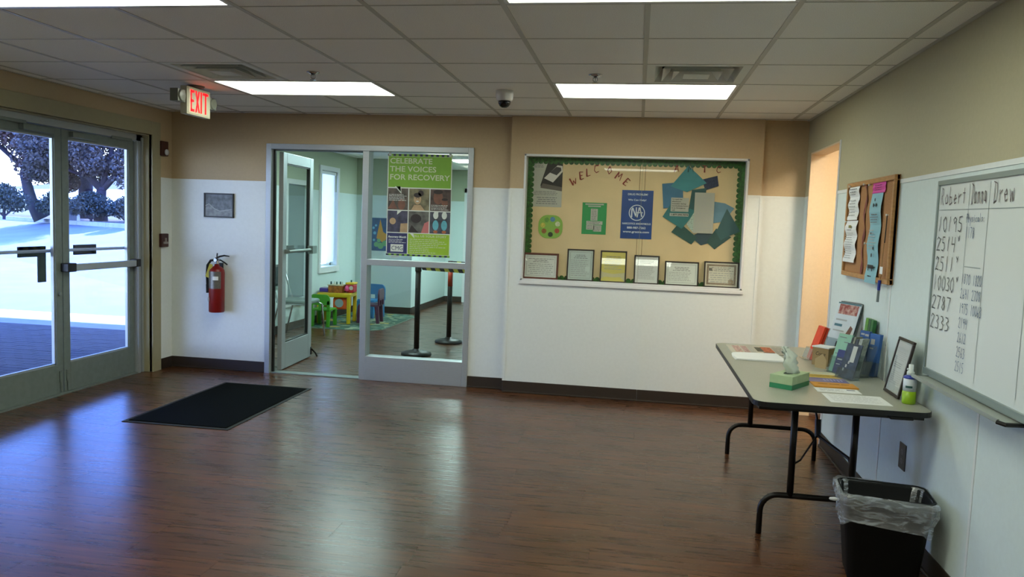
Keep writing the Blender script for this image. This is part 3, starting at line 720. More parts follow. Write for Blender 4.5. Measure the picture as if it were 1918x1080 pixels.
for i, (ch, x) in enumerate([('A', .305), ('M', .42), ('T', .535), ('C', .652)]):
    letter(ch, x, 2.018, .058, 0, teal_l if ch == 'M' else red, ['dark red cut-out letter A left of the teal papers', 'dark teal cut-out letter M on the teal paper point', 'dark red cut-out letter T above the patterned paper', 'dark red cut-out letter C at the top right of the case'][i], 'upright letters in the notice case')
# phone flyer
t = thing('phone_flyer', TR(-.935, CY - .002, 1.655), 'pale flyer with grey mobile phone photo at top left of the notice case', 'flyer')
pap = mat('greyish_paper', 'a9ac9f', .7)
b = MB(); b.box(0, .262, 0, .0006, 0, .392); b.build('flyer_sheet', pap, t)
b = MB(); b.poly([(.13, .392), (.262, .392), (.262, .145), (.075, .165), (.07, .19)], -.0008); b.build('photo_background', mat('phone_photo_dark', '2b2a28', .6, var=.3, scale=9), t)
b = MB(); b.poly([(.07, .165), (.262, .14), (.262, .175), (.09, .205)], -.0011); b.build('book_edge', mat('phone_photo_grey', '5c574f', .6), t)
b = MB(); b.poly([(.1, .25), (.18, .215), (.262, .31), (.258, .36), (.215, .365)], -.0014); b.build('phone_body', mat('phone_white', 'c4c3bb', .5), t)
b = MB(); b.poly([(.15, .30), (.21, .278), (.25, .32), (.245, .345), (.205, .352)], -.0017); b.build('phone_screen', mat('phone_screen', '3a3a3a', .5), t)
lines(t, .01, .11, .34, .385, 3, M_grey); lines(t, .01, .25, .1, .14, 3, M_grey); lines(t, .03, .23, .02, .09, 4, M_grey, center=True)
# round badge cutout
t = thing('badge_cutout', TR(-.762, CY - .002, 1.482), 'light green rounded cut-out with seven small badges', 'decoration')
def rrect(w, h, r, n=6):
    P = []
    for cx, cz, a in [(w / 2 - r, h / 2 - r, 0), (-w / 2 + r, h / 2 - r, PI / 2), (-w / 2 + r, -h / 2 + r, PI), (w / 2 - r, -h / 2 + r, 1.5 * PI)]:
        P += [(cx + r * math.cos(a + k * PI / 2 / n), cz + r * math.sin(a + k * PI / 2 / n)) for k in range(n + 1)]
    return P
b = MB(); b.poly(rrect(.215, .205, .08), -.0005); b.build('cutout_sheet', mat('light_green_card', '7fa84a', .7), t, solid=.0006)
for i, (an, cc) in enumerate([(75, '4f7fa0'), (22, 'b9c2a0'), (-30, '9c4b35'), (-88, '33402c'), (-145, '8a5a30'), (170, 'b8b04c'), (120, '5f9040')]):
    b = MB(); b.disc(.068 * math.cos(math.radians(an)), .068 * math.sin(math.radians(an)), .022, -.0015, 16); b.ring(.068 * math.cos(math.radians(an)), .068 * math.sin(math.radians(an)), .006, .012, -.0022, 12); o = b.build('round_badge', mat('badge_' + cc, cc, .5, var=.2, scale=80), t)
# green card with arrow of paper slips
t = thing('green_card', TR(-.487, CY - .002, 1.43), 'bright green card with white paper slips shaped like an upright arrow', 'card')
b = MB(); b.box(0, .212, 0, .0006, 0, .275); b.build('card_sheet', mat('bright_green_card', '2e8a4e', .7), t)
for (x0, x1, z0, z1) in [(.025, .185, .255, .267), (.05, .16, .238, .249), (.075, .135, .12, .222), (.04, .18, .085, .115), (.04, .11, .04, .083), (.10, .172, .025, .08)]:
    b = MB(); b.rect(x0, x1, z0, z1, -.0012); o = b.build('paper_slip', pap, t); lines(t, x0 + .006, x1 - .006, z0 + .004, z1 - .003, max(1, int((z1 - z0) / .012)), M_grey, -.0018)
# blue NA poster
t = thing('blue_helpline_poster', TR(-.149, CY - .002, 1.405), 'blue helpline poster with round white emblem in the notice case', 'poster')
na = mat('na_blue', '17407e', .4, var=.12, scale=6); naw = mat('na_white', 'c6cfd6', .5)
b = MB(); b.box(0, .268, 0, .0006, 0, .418); b.build('poster_sheet', na, t)
text(t, 'DRUG PROBLEM?', .05, .375, .017, naw, width=.17, bold=.0004); text(t, 'We Can Help!', .055, .328, .016, naw, width=.155, bold=.0004)
b = MB(); b.ring(.134, .225, .062, .069, -.0015); b.build('emblem_ring', naw, t)
b = MB()
for q in [[(.085, .185), (.096, .185), (.096, .265), (.085, .255)], [(.09, .268), (.102, .268), (.135, .185), (.124, .185)], [(.124, .185), (.133, .185), (.133, .272), (.124, .272)],
          [(.133, .185), (.142, .185), (.157, .272), (.148, .272)], [(.15, .272), (.162, .272), (.184, .19), (.174, .19)], [(.135, .222), (.185, .222), (.185, .231), (.135, .231)]]: b.poly(q, -.0017)
b.build('emblem_letters', naw, t)
text(t, 'NARCOTICS ANONYMOUS', .012, .123, .016, naw, width=.244, bold=.0005); text(t, '888-987-7262', .055, .087, .018, naw, width=.16, bold=.0006); text(t, 'www.grscna.com', .022, .052, .018, naw, width=.225, bold=.0006)
# teal scrapbook papers
def pimg(u, v): return None
SP = [('teal paper square with its point up behind the letter M', '3f8288', [(.26, 1.865), (.40, 2.045), (.56, 1.90), (.40, 1.82)], 5),
      ('slate blue paper square tilted at the left of the teal papers', '3d6c88', [(.187, 1.885), (.36, 1.905), (.375, 1.70), (.208, 1.675)], 4),
      ('navy patterned paper corner beside the letter T', '2f3a52', [(.52, 1.93), (.645, 1.965), (.66, 1.88), (.55, 1.84)], 4),
      ('teal green paper below the phone number strip', '2f7070', [(.205, 1.605), (.28, 1.735), (.49, 1.66), (.37, 1.505)], 6),
      ('pale mint paper with tiny pattern in the middle of the fan', '9fb3a4', [(.41, 1.545), (.52, 1.745), (.60, 1.66), (.47, 1.475)], 8),
      ('dark green paper square with its point down at the lower left of the fan', '28504a', [(.285, 1.475), (.35, 1.56), (.505, 1.435), (.46, 1.375)], 3),
      ('dark slate paper corner at the bottom middle of the fan', '2f4650', [(.45, 1.44), (.60, 1.53), (.66, 1.41), (.54, 1.37)], 2),
      ('dark green paper with the lowest point of the fan', '274a45', [(.585, 1.40), (.66, 1.52), (.79, 1.45), (.655, 1.34)], 3),
      ('dark slate green paper at the right end of the fan', '2f5454', [(.66, 1.49), (.74, 1.69), (.86, 1.50), (.79, 1.47), (.70, 1.42)], 4),
      ('light steel blue paper behind the long list sheet', '5f8496', [(.60, 1.75), (.72, 1.735), (.80, 1.695), (.72, 1.58), (.62, 1.56)], 1),
      ('dark teal paper between the notice and the list sheet', '2c5352', [(.44, 1.84), (.56, 1.86), (.55, 1.60), (.42, 1.66)], 5)]
for i, (lb, cc, P, lay) in enumerate(SP):
    cxp = sum(p[0] for p in P) / len(P); czp = sum(p[1] for p in P) / len(P)
    b = MB(); b.poly([(p[0] - cxp, p[1] - czp) for p in P], 0)
    o = b.build('craft_paper', mat('craft_' + cc, cc, .7, var=.25 if 'pattern' in lb else .08, scale=90 if 'pattern' in lb else 10), solid=.0005)
    o.location = (cxp, CY - .002 - lay * .0011, czp); tag(o, lb, 'paper', 'craft papers fanned out in the notice case')
t = sheet('notice_sheet', TR(.27, CY - .013, 1.652), .15, .118, pap, 'small white notice about reaching the afterhours counselor', 'notice', t=.0006)
for i, s in enumerate(['To reach the', 'afterhours', 'counselor during', 'non-business hours', 'in an Emergency', 'call']):
    text(t, s, .008, .1 - i * .0185, .009, M_ink, bold=.0003, width=[.085, .075, .118, .138, .115, .026][i])
t = sheet('phone_number_strip', TR(.264, CY - .013, 1.612), .158, .026, pap, 'white paper strip with a phone number under the small notice', 'notice')
text(t, '1-877-294-7074', .008, .007, .013, M_ink, bold=.0006, width=.142)
t = sheet('list_sheet', TR(.467, CY - .0145, 1.474), .165, .345, pap, 'long white list sheet at the right of the paper fan', 'notice')
lines(t, .012, .155, .02, .33, 22, M_lgrey, -.0015, th=.3, ragged=.15)
# certificates standing on the ledge
CERT = [(-.99, .315, 1.018, .232, M_redwood, 'd6dad4', 'certificate in reddish wood frame at the left end of the ledge', 0),
        (-.60, .236, 1.018, .28, M_dfr, 'bccac4', 'pale blue-green certificate in dark frame, second on the ledge', 1),
        (-.309, .228, 1.018, .278, M_dfr, 'cfc468', 'yellow certificate with torn cream lower part in dark frame', 2),
        (-.016, .215, 1.018, .25, M_dfr, 'd6dbd8', 'white letter in a slim upright dark frame, fourth on the ledge', 3),
        (.247, .287, 1.018, .21, M_dfr, 'd6ddd6', 'wide white certificate in dark frame, second from the right', 4),
        (.577, .29, 1.018, .222, M_dfr, 'cfcdbc', 'certificate with ornate brown border at the right end of the ledge', 5)]
for x, w, z, h, fm, pc, lb, k in CERT:
    t = thing('certificate_frame', TR(x, YN + .05, z, 0, -.12), lb, 'picture frame', 'framed certificates on the ledge')
    e = .017 if k == 0 else .012
    b = MB(); b.box(0, w, 0, .012, 0, e); b.box(0, w, 0, .012, h - e, h); b.box(0, e, 0, .012, 0, h); b.box(w - e, w, 0, .012, 0, h); b.build('frame', fm, t, bevel=.002)
    b = MB(); b.box(e, w - e, .006, .01, e, h - e); b.build('certificate', mat('cert_' + pc, pc, .7), t)
    b = MB(); b.box(e, w - e, .003, .004, e, h - e); b.build('glass_pane', M_glassc, t)
    if k in (0, 1, 4):
        b = MB(); q = e + .014
        for (a0, a1, c0, c1) in [(q, w - q, q, q + .002), (q, w - q, h - q - .002, h - q), (q, q + .002, q, h - q), (w - q - .002, w - q, q, h - q)]: b.rect(a0, a1, c0, c1, .0055)
        b.build('border_line', M_grey, t)
    if k == 5:
        b = MB(); q = e + .012; g_ = .016
        for (a0, a1, c0, c1) in [(q, w - q, q, q + g_), (q, w - q, h - q - g_, h - q), (q, q + g_, q, h - q), (w - q - g_, w - q, q, h - q)]: b.rect(a0, a1, c0, c1, .0055)
        b.build('ornate_border', mat('ornate_brown', '8a7a66', .7, var=.35, scale=160), t)
        b = MB(); b.disc(w - .065, .055, .022, .0052, 16); b.build('seal', mat('seal_tan', '9c8a6c', .6), t)
        b = MB(); b.rect(.045, .055, h - .08, h - .055, .0052); b.rect(.06, .068, h - .08, h - .055, .0052); b.build('small_logo', M_ink, t)
    if k == 2:
        b = MB(); b.poly([(e, .10), (.03, .088), (w / 2, .075), (w - .04, .085), (w - e, .09), (w - e, .012), (w - .05, .05), (w / 2, .045), (.04, .05), (e, .03)], .0052); b.build('torn_paper', mat('cream_paper', 'c4bf98', .7), t)
    if k == 1:
        b = MB(); b.rect(w - .075, w - .035, .085, .13, .0045); b.build('pale_label', mat('pale_label', 'c4d2cc', .7), t)
    text(t, {0: 'CERTIFICATE', 1: 'LICENSE', 2: 'CERTIFICATE', 3: 'NOTICE', 4: 'CERTIFICATE', 5: 'CERTIFICATE'}[k], w / 2, h - .062, .0085, M_grey, y=.005, align='CENTER') if False else None
    lines(t, .045, w - .045, h - .085 if k != 3 else h - .075, h - .045, 3, M_grey, .0052, center=True, ragged=.5)
    lines(t, .035, w - .035, .04 if k != 2 else .11, h - .09, {0: 6, 1: 9, 2: 5, 3: 12, 4: 6, 5: 5}[k], M_lgrey, .0052, center=k in (0, 5))

# ------------------------------------------------------------------ left / back wall fittings
t = thing('fire_strobe', TR(XL, 6.735, 2.005, PI / 2), 'dark red fire alarm strobe high beside the entry doors', 'alarm')
b = MB(); b.box(-.10, 0, -.035, 0, 0, .135); b.build('alarm_body', mat('alarm_maroon', '3c1712', .5), t, bevel=.006)
b = MB(); b.lathe([(.0, 0), (.02, .004), (.028, .012), (.028, .02)], 16, (-.04, -.058, .035), 'y'); b.build('strobe_lens', mat('strobe_lens', 'cfd2d2', .15), t, smooth=True)
t = thing('fire_pull_station', TR(XL, 6.73, 1.16, PI / 2), 'dark red fire alarm pull station between doors and extinguisher', 'alarm')
b = MB(); b.box(-.11, 0, -.04, 0, 0, .125); b.build('pull_body', mat('alarm_maroon', '3c1712', .5), t, bevel=.006)
b = MB(); b.box(-.09, -.02, -.052, -.04, .03, .05); b.box(-.065, -.045, -.05, -.04, .05, .085); b.build('pull_handle', mat('alarm_pale', '8a827c', .5), t, bevel=.002)

t = thing('landscape_picture', TR(-4.06, YB - .02, 1.453), 'small black framed grey landscape print above the fire extinguisher', 'picture')
w, h = .30, .228
b = MB(); e = .012
b.box(0, w, 0, .02, 0, e); b.box(0, w, 0, .02, h - e, h); b.box(0, e, 0, .02, 0, h); b.box(w - e, w, 0, .02, 0, h); b.build('frame', M_black, t, bevel=.002)
b = MB(); b.box(e, w - e, .008, .018, e, h - e); b.build('print', mat('grey_print', '757d86', .7, var=.3, scale=25), t)
b = MB(); b.poly([(e, .09), (.06, .115), (.1, .075), (.16, .05), (.2, .065), (w - e, .07), (w - e, e), (e, e)], .0075); b.build('print_foreground', mat('print_pale', '8f969c', .7, var=.25, scale=30), t)
b = MB(); b.poly([(e, .10), (.05, .12), (.105, .075), (.16, .055), (w - e, .075), (w - e, .085), (.16, .065), (.11, .085), (.05, .13), (e, .112)], .007); b.build('print_ridge', mat('print_light', 'aab0b6', .7), t)

# fire extinguisher
t = thing('fire_extinguisher', (-3.885, YB - .085, .565), 'red fire extinguisher with silver label hanging on the far wall', 'fire extinguisher')
exr = mat('extinguisher_red', '7c1410', .35, var=.05)
b = MB(); b.lathe([(.0, 0), (.066, 0), (.071, .008), (.0715, .37), (.066, .40), (.045, .425), (.024, .435), (.022, .45)], 32); b.build('cylinder', exr, t, smooth=True)
b = MB(); n = 18
P = []
for i in range(n + 1):
    a_ = math.radians(200 + 130 * i / n); P += [(.0722 * math.cos(a_), .0722 * math.sin(a_), .225), (.0722 * math.cos(a_), .0722 * math.sin(a_), .385)]
b.add(P, [(2 * i, 2 * i + 2, 2 * i + 3, 2 * i + 1) for i in range(n)]); b.build('silver_label', mat('silver_label', '6f6c66', .35, .5, var=.1, scale=60), t)
b = MB(); P = []
for i in range(7):
    a_ = math.radians(268 + 42 * i / 6); P += [(.073 * math.cos(a_), .073 * math.sin(a_), .305), (.073 * math.cos(a_), .073 * math.sin(a_), .34)]
b.add(P, [(2 * i, 2 * i + 2, 2 * i + 3, 2 * i + 1) for i in range(6)]); b.build('white_sticker', M_paper, t)
b = MB(); b.T = Matrix.Rotation(math.radians(222), 4, 'Z'); b.lathe([(0, .0705), (.024, .071), (.024, .0745), (0, .075)], 16, (0, 0, .12), 'x'); b.build('round_sticker', mat('sticker_silver', 'a8a4a0', .3, .4), t)
b = MB(); b.lathe([(.018, .45), (.02, .455), (.02, .485), (.012, .49), (.012, .505)], 16); b.box(-.02, .03, -.012, .012, .48, .505); b.build('valve', M_chrome, t, bevel=.002)
b = MB(); b.tube([(-.015, 0, .505), (.03, 0, .525), (.075, 0, .535), (.125, 0, .53)], [.007, .009, .008, .005], 8); b.tube([(-.005, 0, .49), (.04, 0, .49), (.085, 0, .465), (.105, 0, .45)], .007, 8); b.tube([(.0, 0, .52), (.004, 0, .555)], .006, 6); b.build('lever', M_blackm, t)
b = MB(); b.lathe([(.0, 0), (.016, 0), (.016, .012), (0, .014)], 14, (0, -.032, .492), 'y'); b.build('gauge', M_chrome, t)
b = MB(); b.tube([(-.015, -.01, .49), (-.05, -.02, .485), (-.082, -.02, .44), (-.088, -.02, .36), (-.082, -.02, .24)], .012, 8); b.tube([(-.082, -.02, .26), (-.08, -.02, .18)], .015, 8); b.build('hose', M_rubber, t)
b = MB(); b.T = TR(-.075, -.045, .33, 0, 0, .35); b.box(-.018, .018, 0, .002, 0, .13); b.build('yellow_tag', mat('yellow_tag', 'b0a428', .6), t)
b = MB(); b.box(-.02, .02, .07, .083, .1, .46); b.build('wall_bracket', M_blackm, t)

# door mat
mt = mat('black_carpet_mat', '050706', 1.0, var=.3, scale=120, bump=.6, spec=.05)
t = thing('door_mat', (0, 0, 0), 'black rectangular entrance mat on the plank floor', 'mat')
b = MB(); b.box(-3.515, -2.765, 4.94, 6.28, 0, .009); b.build('mat_pile', mt, t, bevel=.003)
b = MB(); b.box(-3.545, -2.735, 4.905, 6.315, 0, .004); b.build('mat_edge', M_rubber, t)

# ------------------------------------------------------------------ ceiling fittings
lens = mat('lit_diffuser', 'f6fbe9', .5, emit=LAMP_CEILING)
def light_panel(c_, r_, lb, grp=None):
    x0, y0 = cx0 + T * c_, cy0 + T * r_
    t = thing('ceiling_light', (x0, y0, H), lb, 'ceiling light', grp)
    b = MB(); e = .03
    for q in [(.012, 2 * T - .012, .006, e), (.012, 2 * T - .012, T - e, T - .006), (.012, e, e, T - e), (2 * T - e, 2 * T - .012, e, T - e)]: b.box(q[0], q[1], q[2], q[3], -.002, .03)
    b.build('fixture_frame', M_white, t)
    b = MB(); b.box(e, 2 * T - e, e, T - e, .008, .014); b.build('diffuser', lens, t)
    b = MB(); b.box(.01, 2 * T - .01, .01, T - .01, .03, .1); b.build('housing', M_white, t)
light_panel(-5, 3, 'lit ceiling light panel at the far left, near the exit sign')
light_panel(-1, 3, 'lit ceiling light panel in front of the notice case')
light_panel(-5, -1, 'lit ceiling light panel cut by the top left edge of the photo')
light_panel(-1, -1, 'lit ceiling light panel cut by the top edge at its middle')
light_panel(-5, -5, 'lit ceiling light panel behind the viewer on the entry door side', 'ceiling lights behind the viewer')
light_panel(-1, -5, 'lit ceiling light panel behind the viewer on the whiteboard side', 'ceiling lights behind the viewer')
def vent(c_, r_, lb):
    x0, y0 = cx0 + T * c_, cy0 + T * r_; vm_ = mat('vent_metal', 'd2d6cf', .5); vd = mat('vent_dark', '3c4a44', .8)
    t = thing('air_diffuser', (x0 + T / 2, y0 + T / 2, H), lb, 'air vent')
    b = MB(); b.box(-T / 2 + .01, T / 2 - .01, -T / 2 + .01, T / 2 - .01, .085, .09); b.build('vent_throat', vd, t)
    def frust(ro, zo, ri, zi, nm):
        b = MB(); P = [(sx * ro, sy * ro, zo) for sx, sy in ((-1, -1), (1, -1), (1, 1), (-1, 1))] + [(sx * ri, sy * ri, zi) for sx, sy in ((-1, -1), (1, -1), (1, 1), (-1, 1))]
        b.add(P, [(i, (i + 1) % 4, 4 + (i + 1) % 4, 4 + i) for i in range(4)]); b.build(nm, vm_, t, solid=.002)
    frust(.295, 0, .245, .002, 'outer_flange'); frust(.245, .0, .20, .075, 'vent_cone'); frust(.20, -.004, .15, .05, 'vent_cone'); frust(.14, -.008, .09, .04, 'vent_cone')
    b = MB(); b.box(-.075, .075, -.075, .075, -.012, -.008); b.build('vent_centre', vm_, t)
vent(-5, 2, 'square louvred air vent left, near the exit sign')
vent(0, 2, 'square louvred air vent right, beside the lit panel')
for x, y, lb in [(-2.128, 4.86, 'chrome sprinkler head above the left light panel'), (-.304, 4.89, 'chrome sprinkler head above the right light panel')]:
    t = thing('sprinkler_head', (x, y, H), lb, 'sprinkler')
    b = MB(); b.lathe([(.0, 0), (.042, 0), (.040, -.006), (.02, -.012), (.014, -.02)], 20); b.build('escutcheon', M_chrome, t, smooth=True)
    b = MB(); b.tube([(-.012, 0, -.018), (-.014, 0, -.035), (0, 0, -.05)], .003, 6); b.tube([(.012, 0, -.018), (.014, 0, -.035), (0, 0, -.05)], .003, 6); b.tube([(0, 0, -.015), (0, 0, -.05)], .003, 6); b.build('sprinkler_frame', M_chrome, t)
    b = MB(); b.lathe([(0, -.05), (.02, -.05), (.02, -.053), (0, -.054)], 16); b.build('deflector', M_chrome, t)
t = thing('security_camera', (-.975, 5.50, H), 'white dome security camera with smoked dome on the ceiling', 'camera')
b = MB(); b.lathe([(0, 0), (.062, 0), (.063, -.03), (.058, -.062), (.05, -.072)], 28); b.build('camera_housing', M_white, t, smooth=True)
b = MB(); b.lathe([(.045, -.07), (.043, -.09), (.033, -.107), (.018, -.117), (0, -.12)], 24); b.build('smoked_dome', mat('smoked_dome', '15171a', .08), t, smooth=True)
# exit sign
t = thing('exit_sign', (-3.30, 5.43, H), 'white exit sign with glowing red letters and two lamp heads', 'exit sign')
b = MB(); b.lathe([(0, 0), (.065, 0), (.06, -.012), (.03, -.02)], 20); b.build('ceiling_canopy', mat('canopy_dark', '5a5c54', .5), t)
cr2 = mat('sign_housing', 'b9b8a0', .5)
b = MB(); b.box(-.028, .028, -.155, .155, -.222, -.02); b.build('sign_housing', cr2, t, bevel=.005)
b = MB(); b.box(.028, .031, -.145, .145, -.212, -.03); b.build('sign_face', cr2, t)
eg = mat('exit_letters_glow', 'ff0a18', .5, emit=.8)
fr = thing('exit_letters', TR(.032, -.115, -.205, PI / 2), None, None); fr.parent = t; fr.matrix_parent_inverse = Matrix.Identity(4); fr.location = (.032, -.115, -.198)
b = MB(); lh = .155
for x0, x1, z0, z1 in [(0, .014, 0, lh), (0, .045, lh - .018, lh), (0, .04, lh / 2 - .009, lh / 2 + .009), (0, .045, 0, .018), (.13, .145, 0, lh), (.16, .232, lh - .018, lh), (.188, .204, 0, lh)]: b.box(x0, x1, -.002, 0, z0, z1)
b.add([(.058, -.002, 0), (.075, -.002, 0), (.118, -.002, lh), (.101, -.002, lh)], [(0, 1, 2, 3)]); b.add([(.058, -.0021, lh), (.075, -.0021, lh), (.118, -.0021, 0), (.101, -.0021, 0)], [(3, 2, 1, 0)])
b.build('lettering', eg, fr)
for s_ in (-1, 1):
    b = MB(); b.lathe([(0, -.02), (.042, -.02), (.045, .02), (.038, .03), (0, .032)], 20, (0, s_ * .21, -.10), 'x'); b.box(-.045, .02, s_ * .21 - .045, s_ * .21 + .045, -.145, -.055)
    b.tube([(0, s_ * .15, -.10), (0, s_ * .18, -.10)], .012, 8); b.build('lamp_head', mat('lamp_head', '6c7066' if s_ < 0 else '8c8a7a', .3), t, bevel=.003)

# ------------------------------------------------------------------ right wall items
# whiteboard
WB = WALLR(XR - .012, 3.83, .885)
t = thing('whiteboard', WB, 'large whiteboard with handwritten names and numbers on the right wall', 'whiteboard')
w, h = 1.22, .88
b = MB(); b.box(0, w, 0, .012, 0, h); b.build('board_surface', mat('whiteboard_enamel', 'd2dad8', .25), t)
b = MB(); e = .022
b.box(0, w, -.008, .012, h - e, h); b.box(0, e * .6, -.008, .012, 0, h); b.box(w - e, w, -.008, .012, 0, h); b.box(0, w, -.01, .012, -.004, e + .004); b.build('board_frame', mat('board_frame_alu', '8d9a96', .4, .4), t, bevel=.002)
b = MB(); b.box(.055, .93, -.075, .0, -.016, -.010); b.box(.055, .93, -.078, -.072, -.016, .0); b.build('pen_tray', mat('tray_alu', '9aa29a', .45, .3), t)
b = MB(); b.tube([(.055, 0, -.012), (.045, -.04, -.016), (.052, -.078, -.01)], .005, 8); b.build('tray_end_cap', M_black, t)
b = MB(); b.tube([(.93, -.08, -.01), (.95, -.06, -.014), (.945, 0, -.014)], .008, 8); b.build('tray_end_cap', M_black, t)
iw = mat('marker_grey', '5b6163', .5); ib = mat('marker_blue', '3c587c', .5); ir = mat('marker_maroon', '4c3a40', .5)
b = MB(); y_ = -.0012
b.quad((.02, y_, .745), (w - .02, y_, .735), (w - .02, y_, .739), (.02, y_, .749))
for x, z0 in [(.335, .42), (.525, .05), (.87, .06)]: b.rect(x, x + .003, z0, .85, y_)
b.rect(.345, .50, .505, .509, y_); b.build('ruled_lines', mat('ruled_line', '8a9695', .5), t)
hand(t, 'Robert', .035, .77, .075, .047, ir); hand(t, 'Donna', .36, .765, .085, .03, ir); hand(t, 'Drew', .56, .765, .085, .045, ir)
for i, s in enumerate(['10195', '2514x', '2511x', '10030x', '2787', '2333']):
    hand(t, s, .03, .652 - i * .087, .062, .055 if len(s) < 6 else .048, iw, pen=.005)
hand(t, 'Physicals:', .33, .69, .036, .018, ib, pen=.003); hand(t, '1178', .335, .625, .045, .022, ib, pen=.003)
for i, (s, s2) in enumerate([('1870', '1820'), ('2641', '2708'), ('1975', '10063'), ('2194', ''), ('2612', ''), ('2563', ''), ('2515', '')]):
    hand(t, s, .335 + .005 * (i > 2), .435 - i * .061, .042, .022, ib, pen=.003)
    if s2: hand(t, s2, .445, .435 - i * .061, .042, .021, ib, pen=.003)
# corkboard
t = thing('corkboard', WALLR(XR - .018, 5.36, 1.247), 'wood framed corkboard with pinned papers on the right wall', 'corkboard')
w, h = .95, .588
b = MB(); b.box(0, w, 0, .016, 0, h); b.build('cork_surface', mat('cork', 'a0744a', .9, var=.3, scale=220, bump=.4), t)
b = MB(); e = .028
b.box(0, w, -.014, .016, 0, e); b.box(0, w, -.014, .016, h - e, h); b.box(0, e, -.014, .016, e, h - e); b.box(w - e, w, -.014, .016, e, h - e)
b.build('cork_frame', mat('oak_frame', 'a87c4a', .5, var=.12, scale=20, stretch=(1, 1, 4)), t, bevel=.003)
cx_ = XR - .022
t = sheet('white_flyer', WALLR(cx_, 5.30, 1.60), .22, .222, M_paper, 'upper white flyer on the left of the corkboard', 'flyer', wavy=.012)
lines(t, .03, .19, .15, .2, 3, M_grey, -.015, center=True); lines(t, .03, .19, .02, .13, 6, M_lgrey, -.015, center=True)
t = sheet('white_flyer', WALLR(cx_, 5.33, 1.335), .25, .262, M_paper, 'lower white flyer on the left of the corkboard', 'flyer', wavy=.014)
lines(t, .03, .22, .02, .19, 12, M_lgrey, -.016); b = MB(); b.rect(.1, .16, .215, .232, -.017); b.build('yellow_mark', mat('olive_mark', '7f7a3a', .6), t)
lines(t, .07, .19, .195, .21, 1, M_grey, -.017)
t = sheet('pink_notice', WALLR(cx_ - .002, 4.81, 1.748), .235, .078, mat('pink_paper', 'd0479c', .7), 'bright pink notice at the top of the corkboard', 'notice', wavy=.004)
lines(t, .03, .2, .012, .05, 3, mat('pink_ink', '6e1c50', .7), -.006, center=True)
t = sheet('blue_flyer', WALLR(cx_ - .002, 4.815, 1.235), .205, .515, mat('pale_blue_paper', '86b6c0', .7), 'long pale blue flyer with black sketches on the corkboard', 'flyer', wavy=.012)
lines(t, .03, .18, .34, .40, 4, M_grey, -.0135, center=True); lines(t, .03, .18, .19, .31, 7, M_lgrey, -.0135, ragged=.4)
b = MB()
for (x, z, r_) in [(.08, .445, .012), (.13, .445, .012), (.105, .475, .01), (.07, .285, .008), (.13, .20, .01), (.11, .16, .012)]: b.disc(x, z, r_, -.014, 10)
b.rect(.05, .16, .085, .105, -.014); b.rect(.06, .075, .07, .09, -.014); b.rect(.13, .145, .07, .09, -.014); b.build('small_sketches', M_ink, t)
lines(t, .06, .15, .03, .05, 1, M_ink, -.014)
b = MB(); P = []
for i in range(20):
    z = i / 19 * .53; x = .018 * math.sin(i * .9) + (.53 - z) * .0; wd = .012 + .006 * math.sin(i * 1.7); P += [(x - wd, -.006 - .004 * math.sin(i), z), (x + wd, -.006, z)]
b.add(P, [(2 * i, 2 * i + 1, 2 * i + 3, 2 * i + 2) for i in range(19)])
o = b.build('dark_red_ribbon', mat('dusty_red_ribbon', '7c4038', .6, var=.2, scale=30), solid=.001); o.matrix_world = WALLR(cx_ + .003, 4.94, 1.275); tag(o, 'dusty red ribbon hanging down the middle of the corkboard', 'ribbon')
t = thing('hanging_pen', WALLR(XR - .034, 4.52, 1.19), 'blue capped marker hanging on a string from the corkboard', 'pen')
b = MB(); b.tube([(.05, -.005, .43), (.045, -.006, .30), (.03, -.006, .18), (.03, -.006, .1), (.012, -.006, .07)], .0022, 6); b.build('string', mat('string_tan', '9a7a50', .8), t)
b = MB(); b.tube([(.05, -.004, .43), (.052, -.005, .36), (.048, -.006, .28)], .003, 6); b.build('string_loop', M_black, t)
b = MB(); b.rect(.005, .055, .11, .15, -.008); b.build('tape', M_paper, t)
b = MB(); b.tube([(.012, -.006, .075), (.008, -.006, .02)], .008, 10); b.build('pen_cap', mat('pen_blue', '26389a', .4), t)
b = MB(); b.tube([(.008, -.006, .02), (.002, -.006, -.045)], .007, 10); b.build('pen_barrel', mat('pen_grey', '6f7a7c', .4), t)
for i, (y, z) in enumerate([(5.27, 1.815), (5.31, 1.59), (4.84, 1.80), (4.95, 1.81), (4.84, 1.46), (4.47, 1.62)]):
    b = MB(); b.lathe([(0, 0), (.003, 0), (.003, -.008), (.006, -.01), (.006, -.014), (0, -.015)], 10, (0, 0, 0), 'y'); o = b.build('push_pin', M_paper); o.matrix_world = WALLR(cx_ - .008, y, z)
    tag(o, ['clear pin on top corner of upper white flyer', 'clear pin where the two white flyers overlap', 'clear pin beside the pink notice', 'clear pin at the top of the red ribbon', 'clear pin halfway down beside the blue flyer', 'clear pin holding the pen string'][i], 'push pin', 'push pins on the corkboard')
# outlet
t = thing('wall_outlet', WALLR(XR - .006, 4.10, .352), 'dark grey metal power outlet on the right wall under the whiteboard', 'outlet')
b = MB(); b.box(0, .09, 0, .006, 0, .13); b.build('cover_plate', mat('outlet_steel', '5a5c5a', .35, .7), t, bevel=.002)
for zc in (.042, .088):
    b = MB(); b.disc(.045, zc, .017, -.001, 20, rz=.015); o = b.build('socket', mat('socket_grey', '7d807e', .5), t)
    b = MB(); b.rect(.038, .0405, zc - .004, zc + .006, -.0018); b.rect(.0495, .052, zc - .004, zc + .006, -.0018); b.disc(.045, zc - .009, .0025, -.0018, 8); b.build('slots', M_black, o)

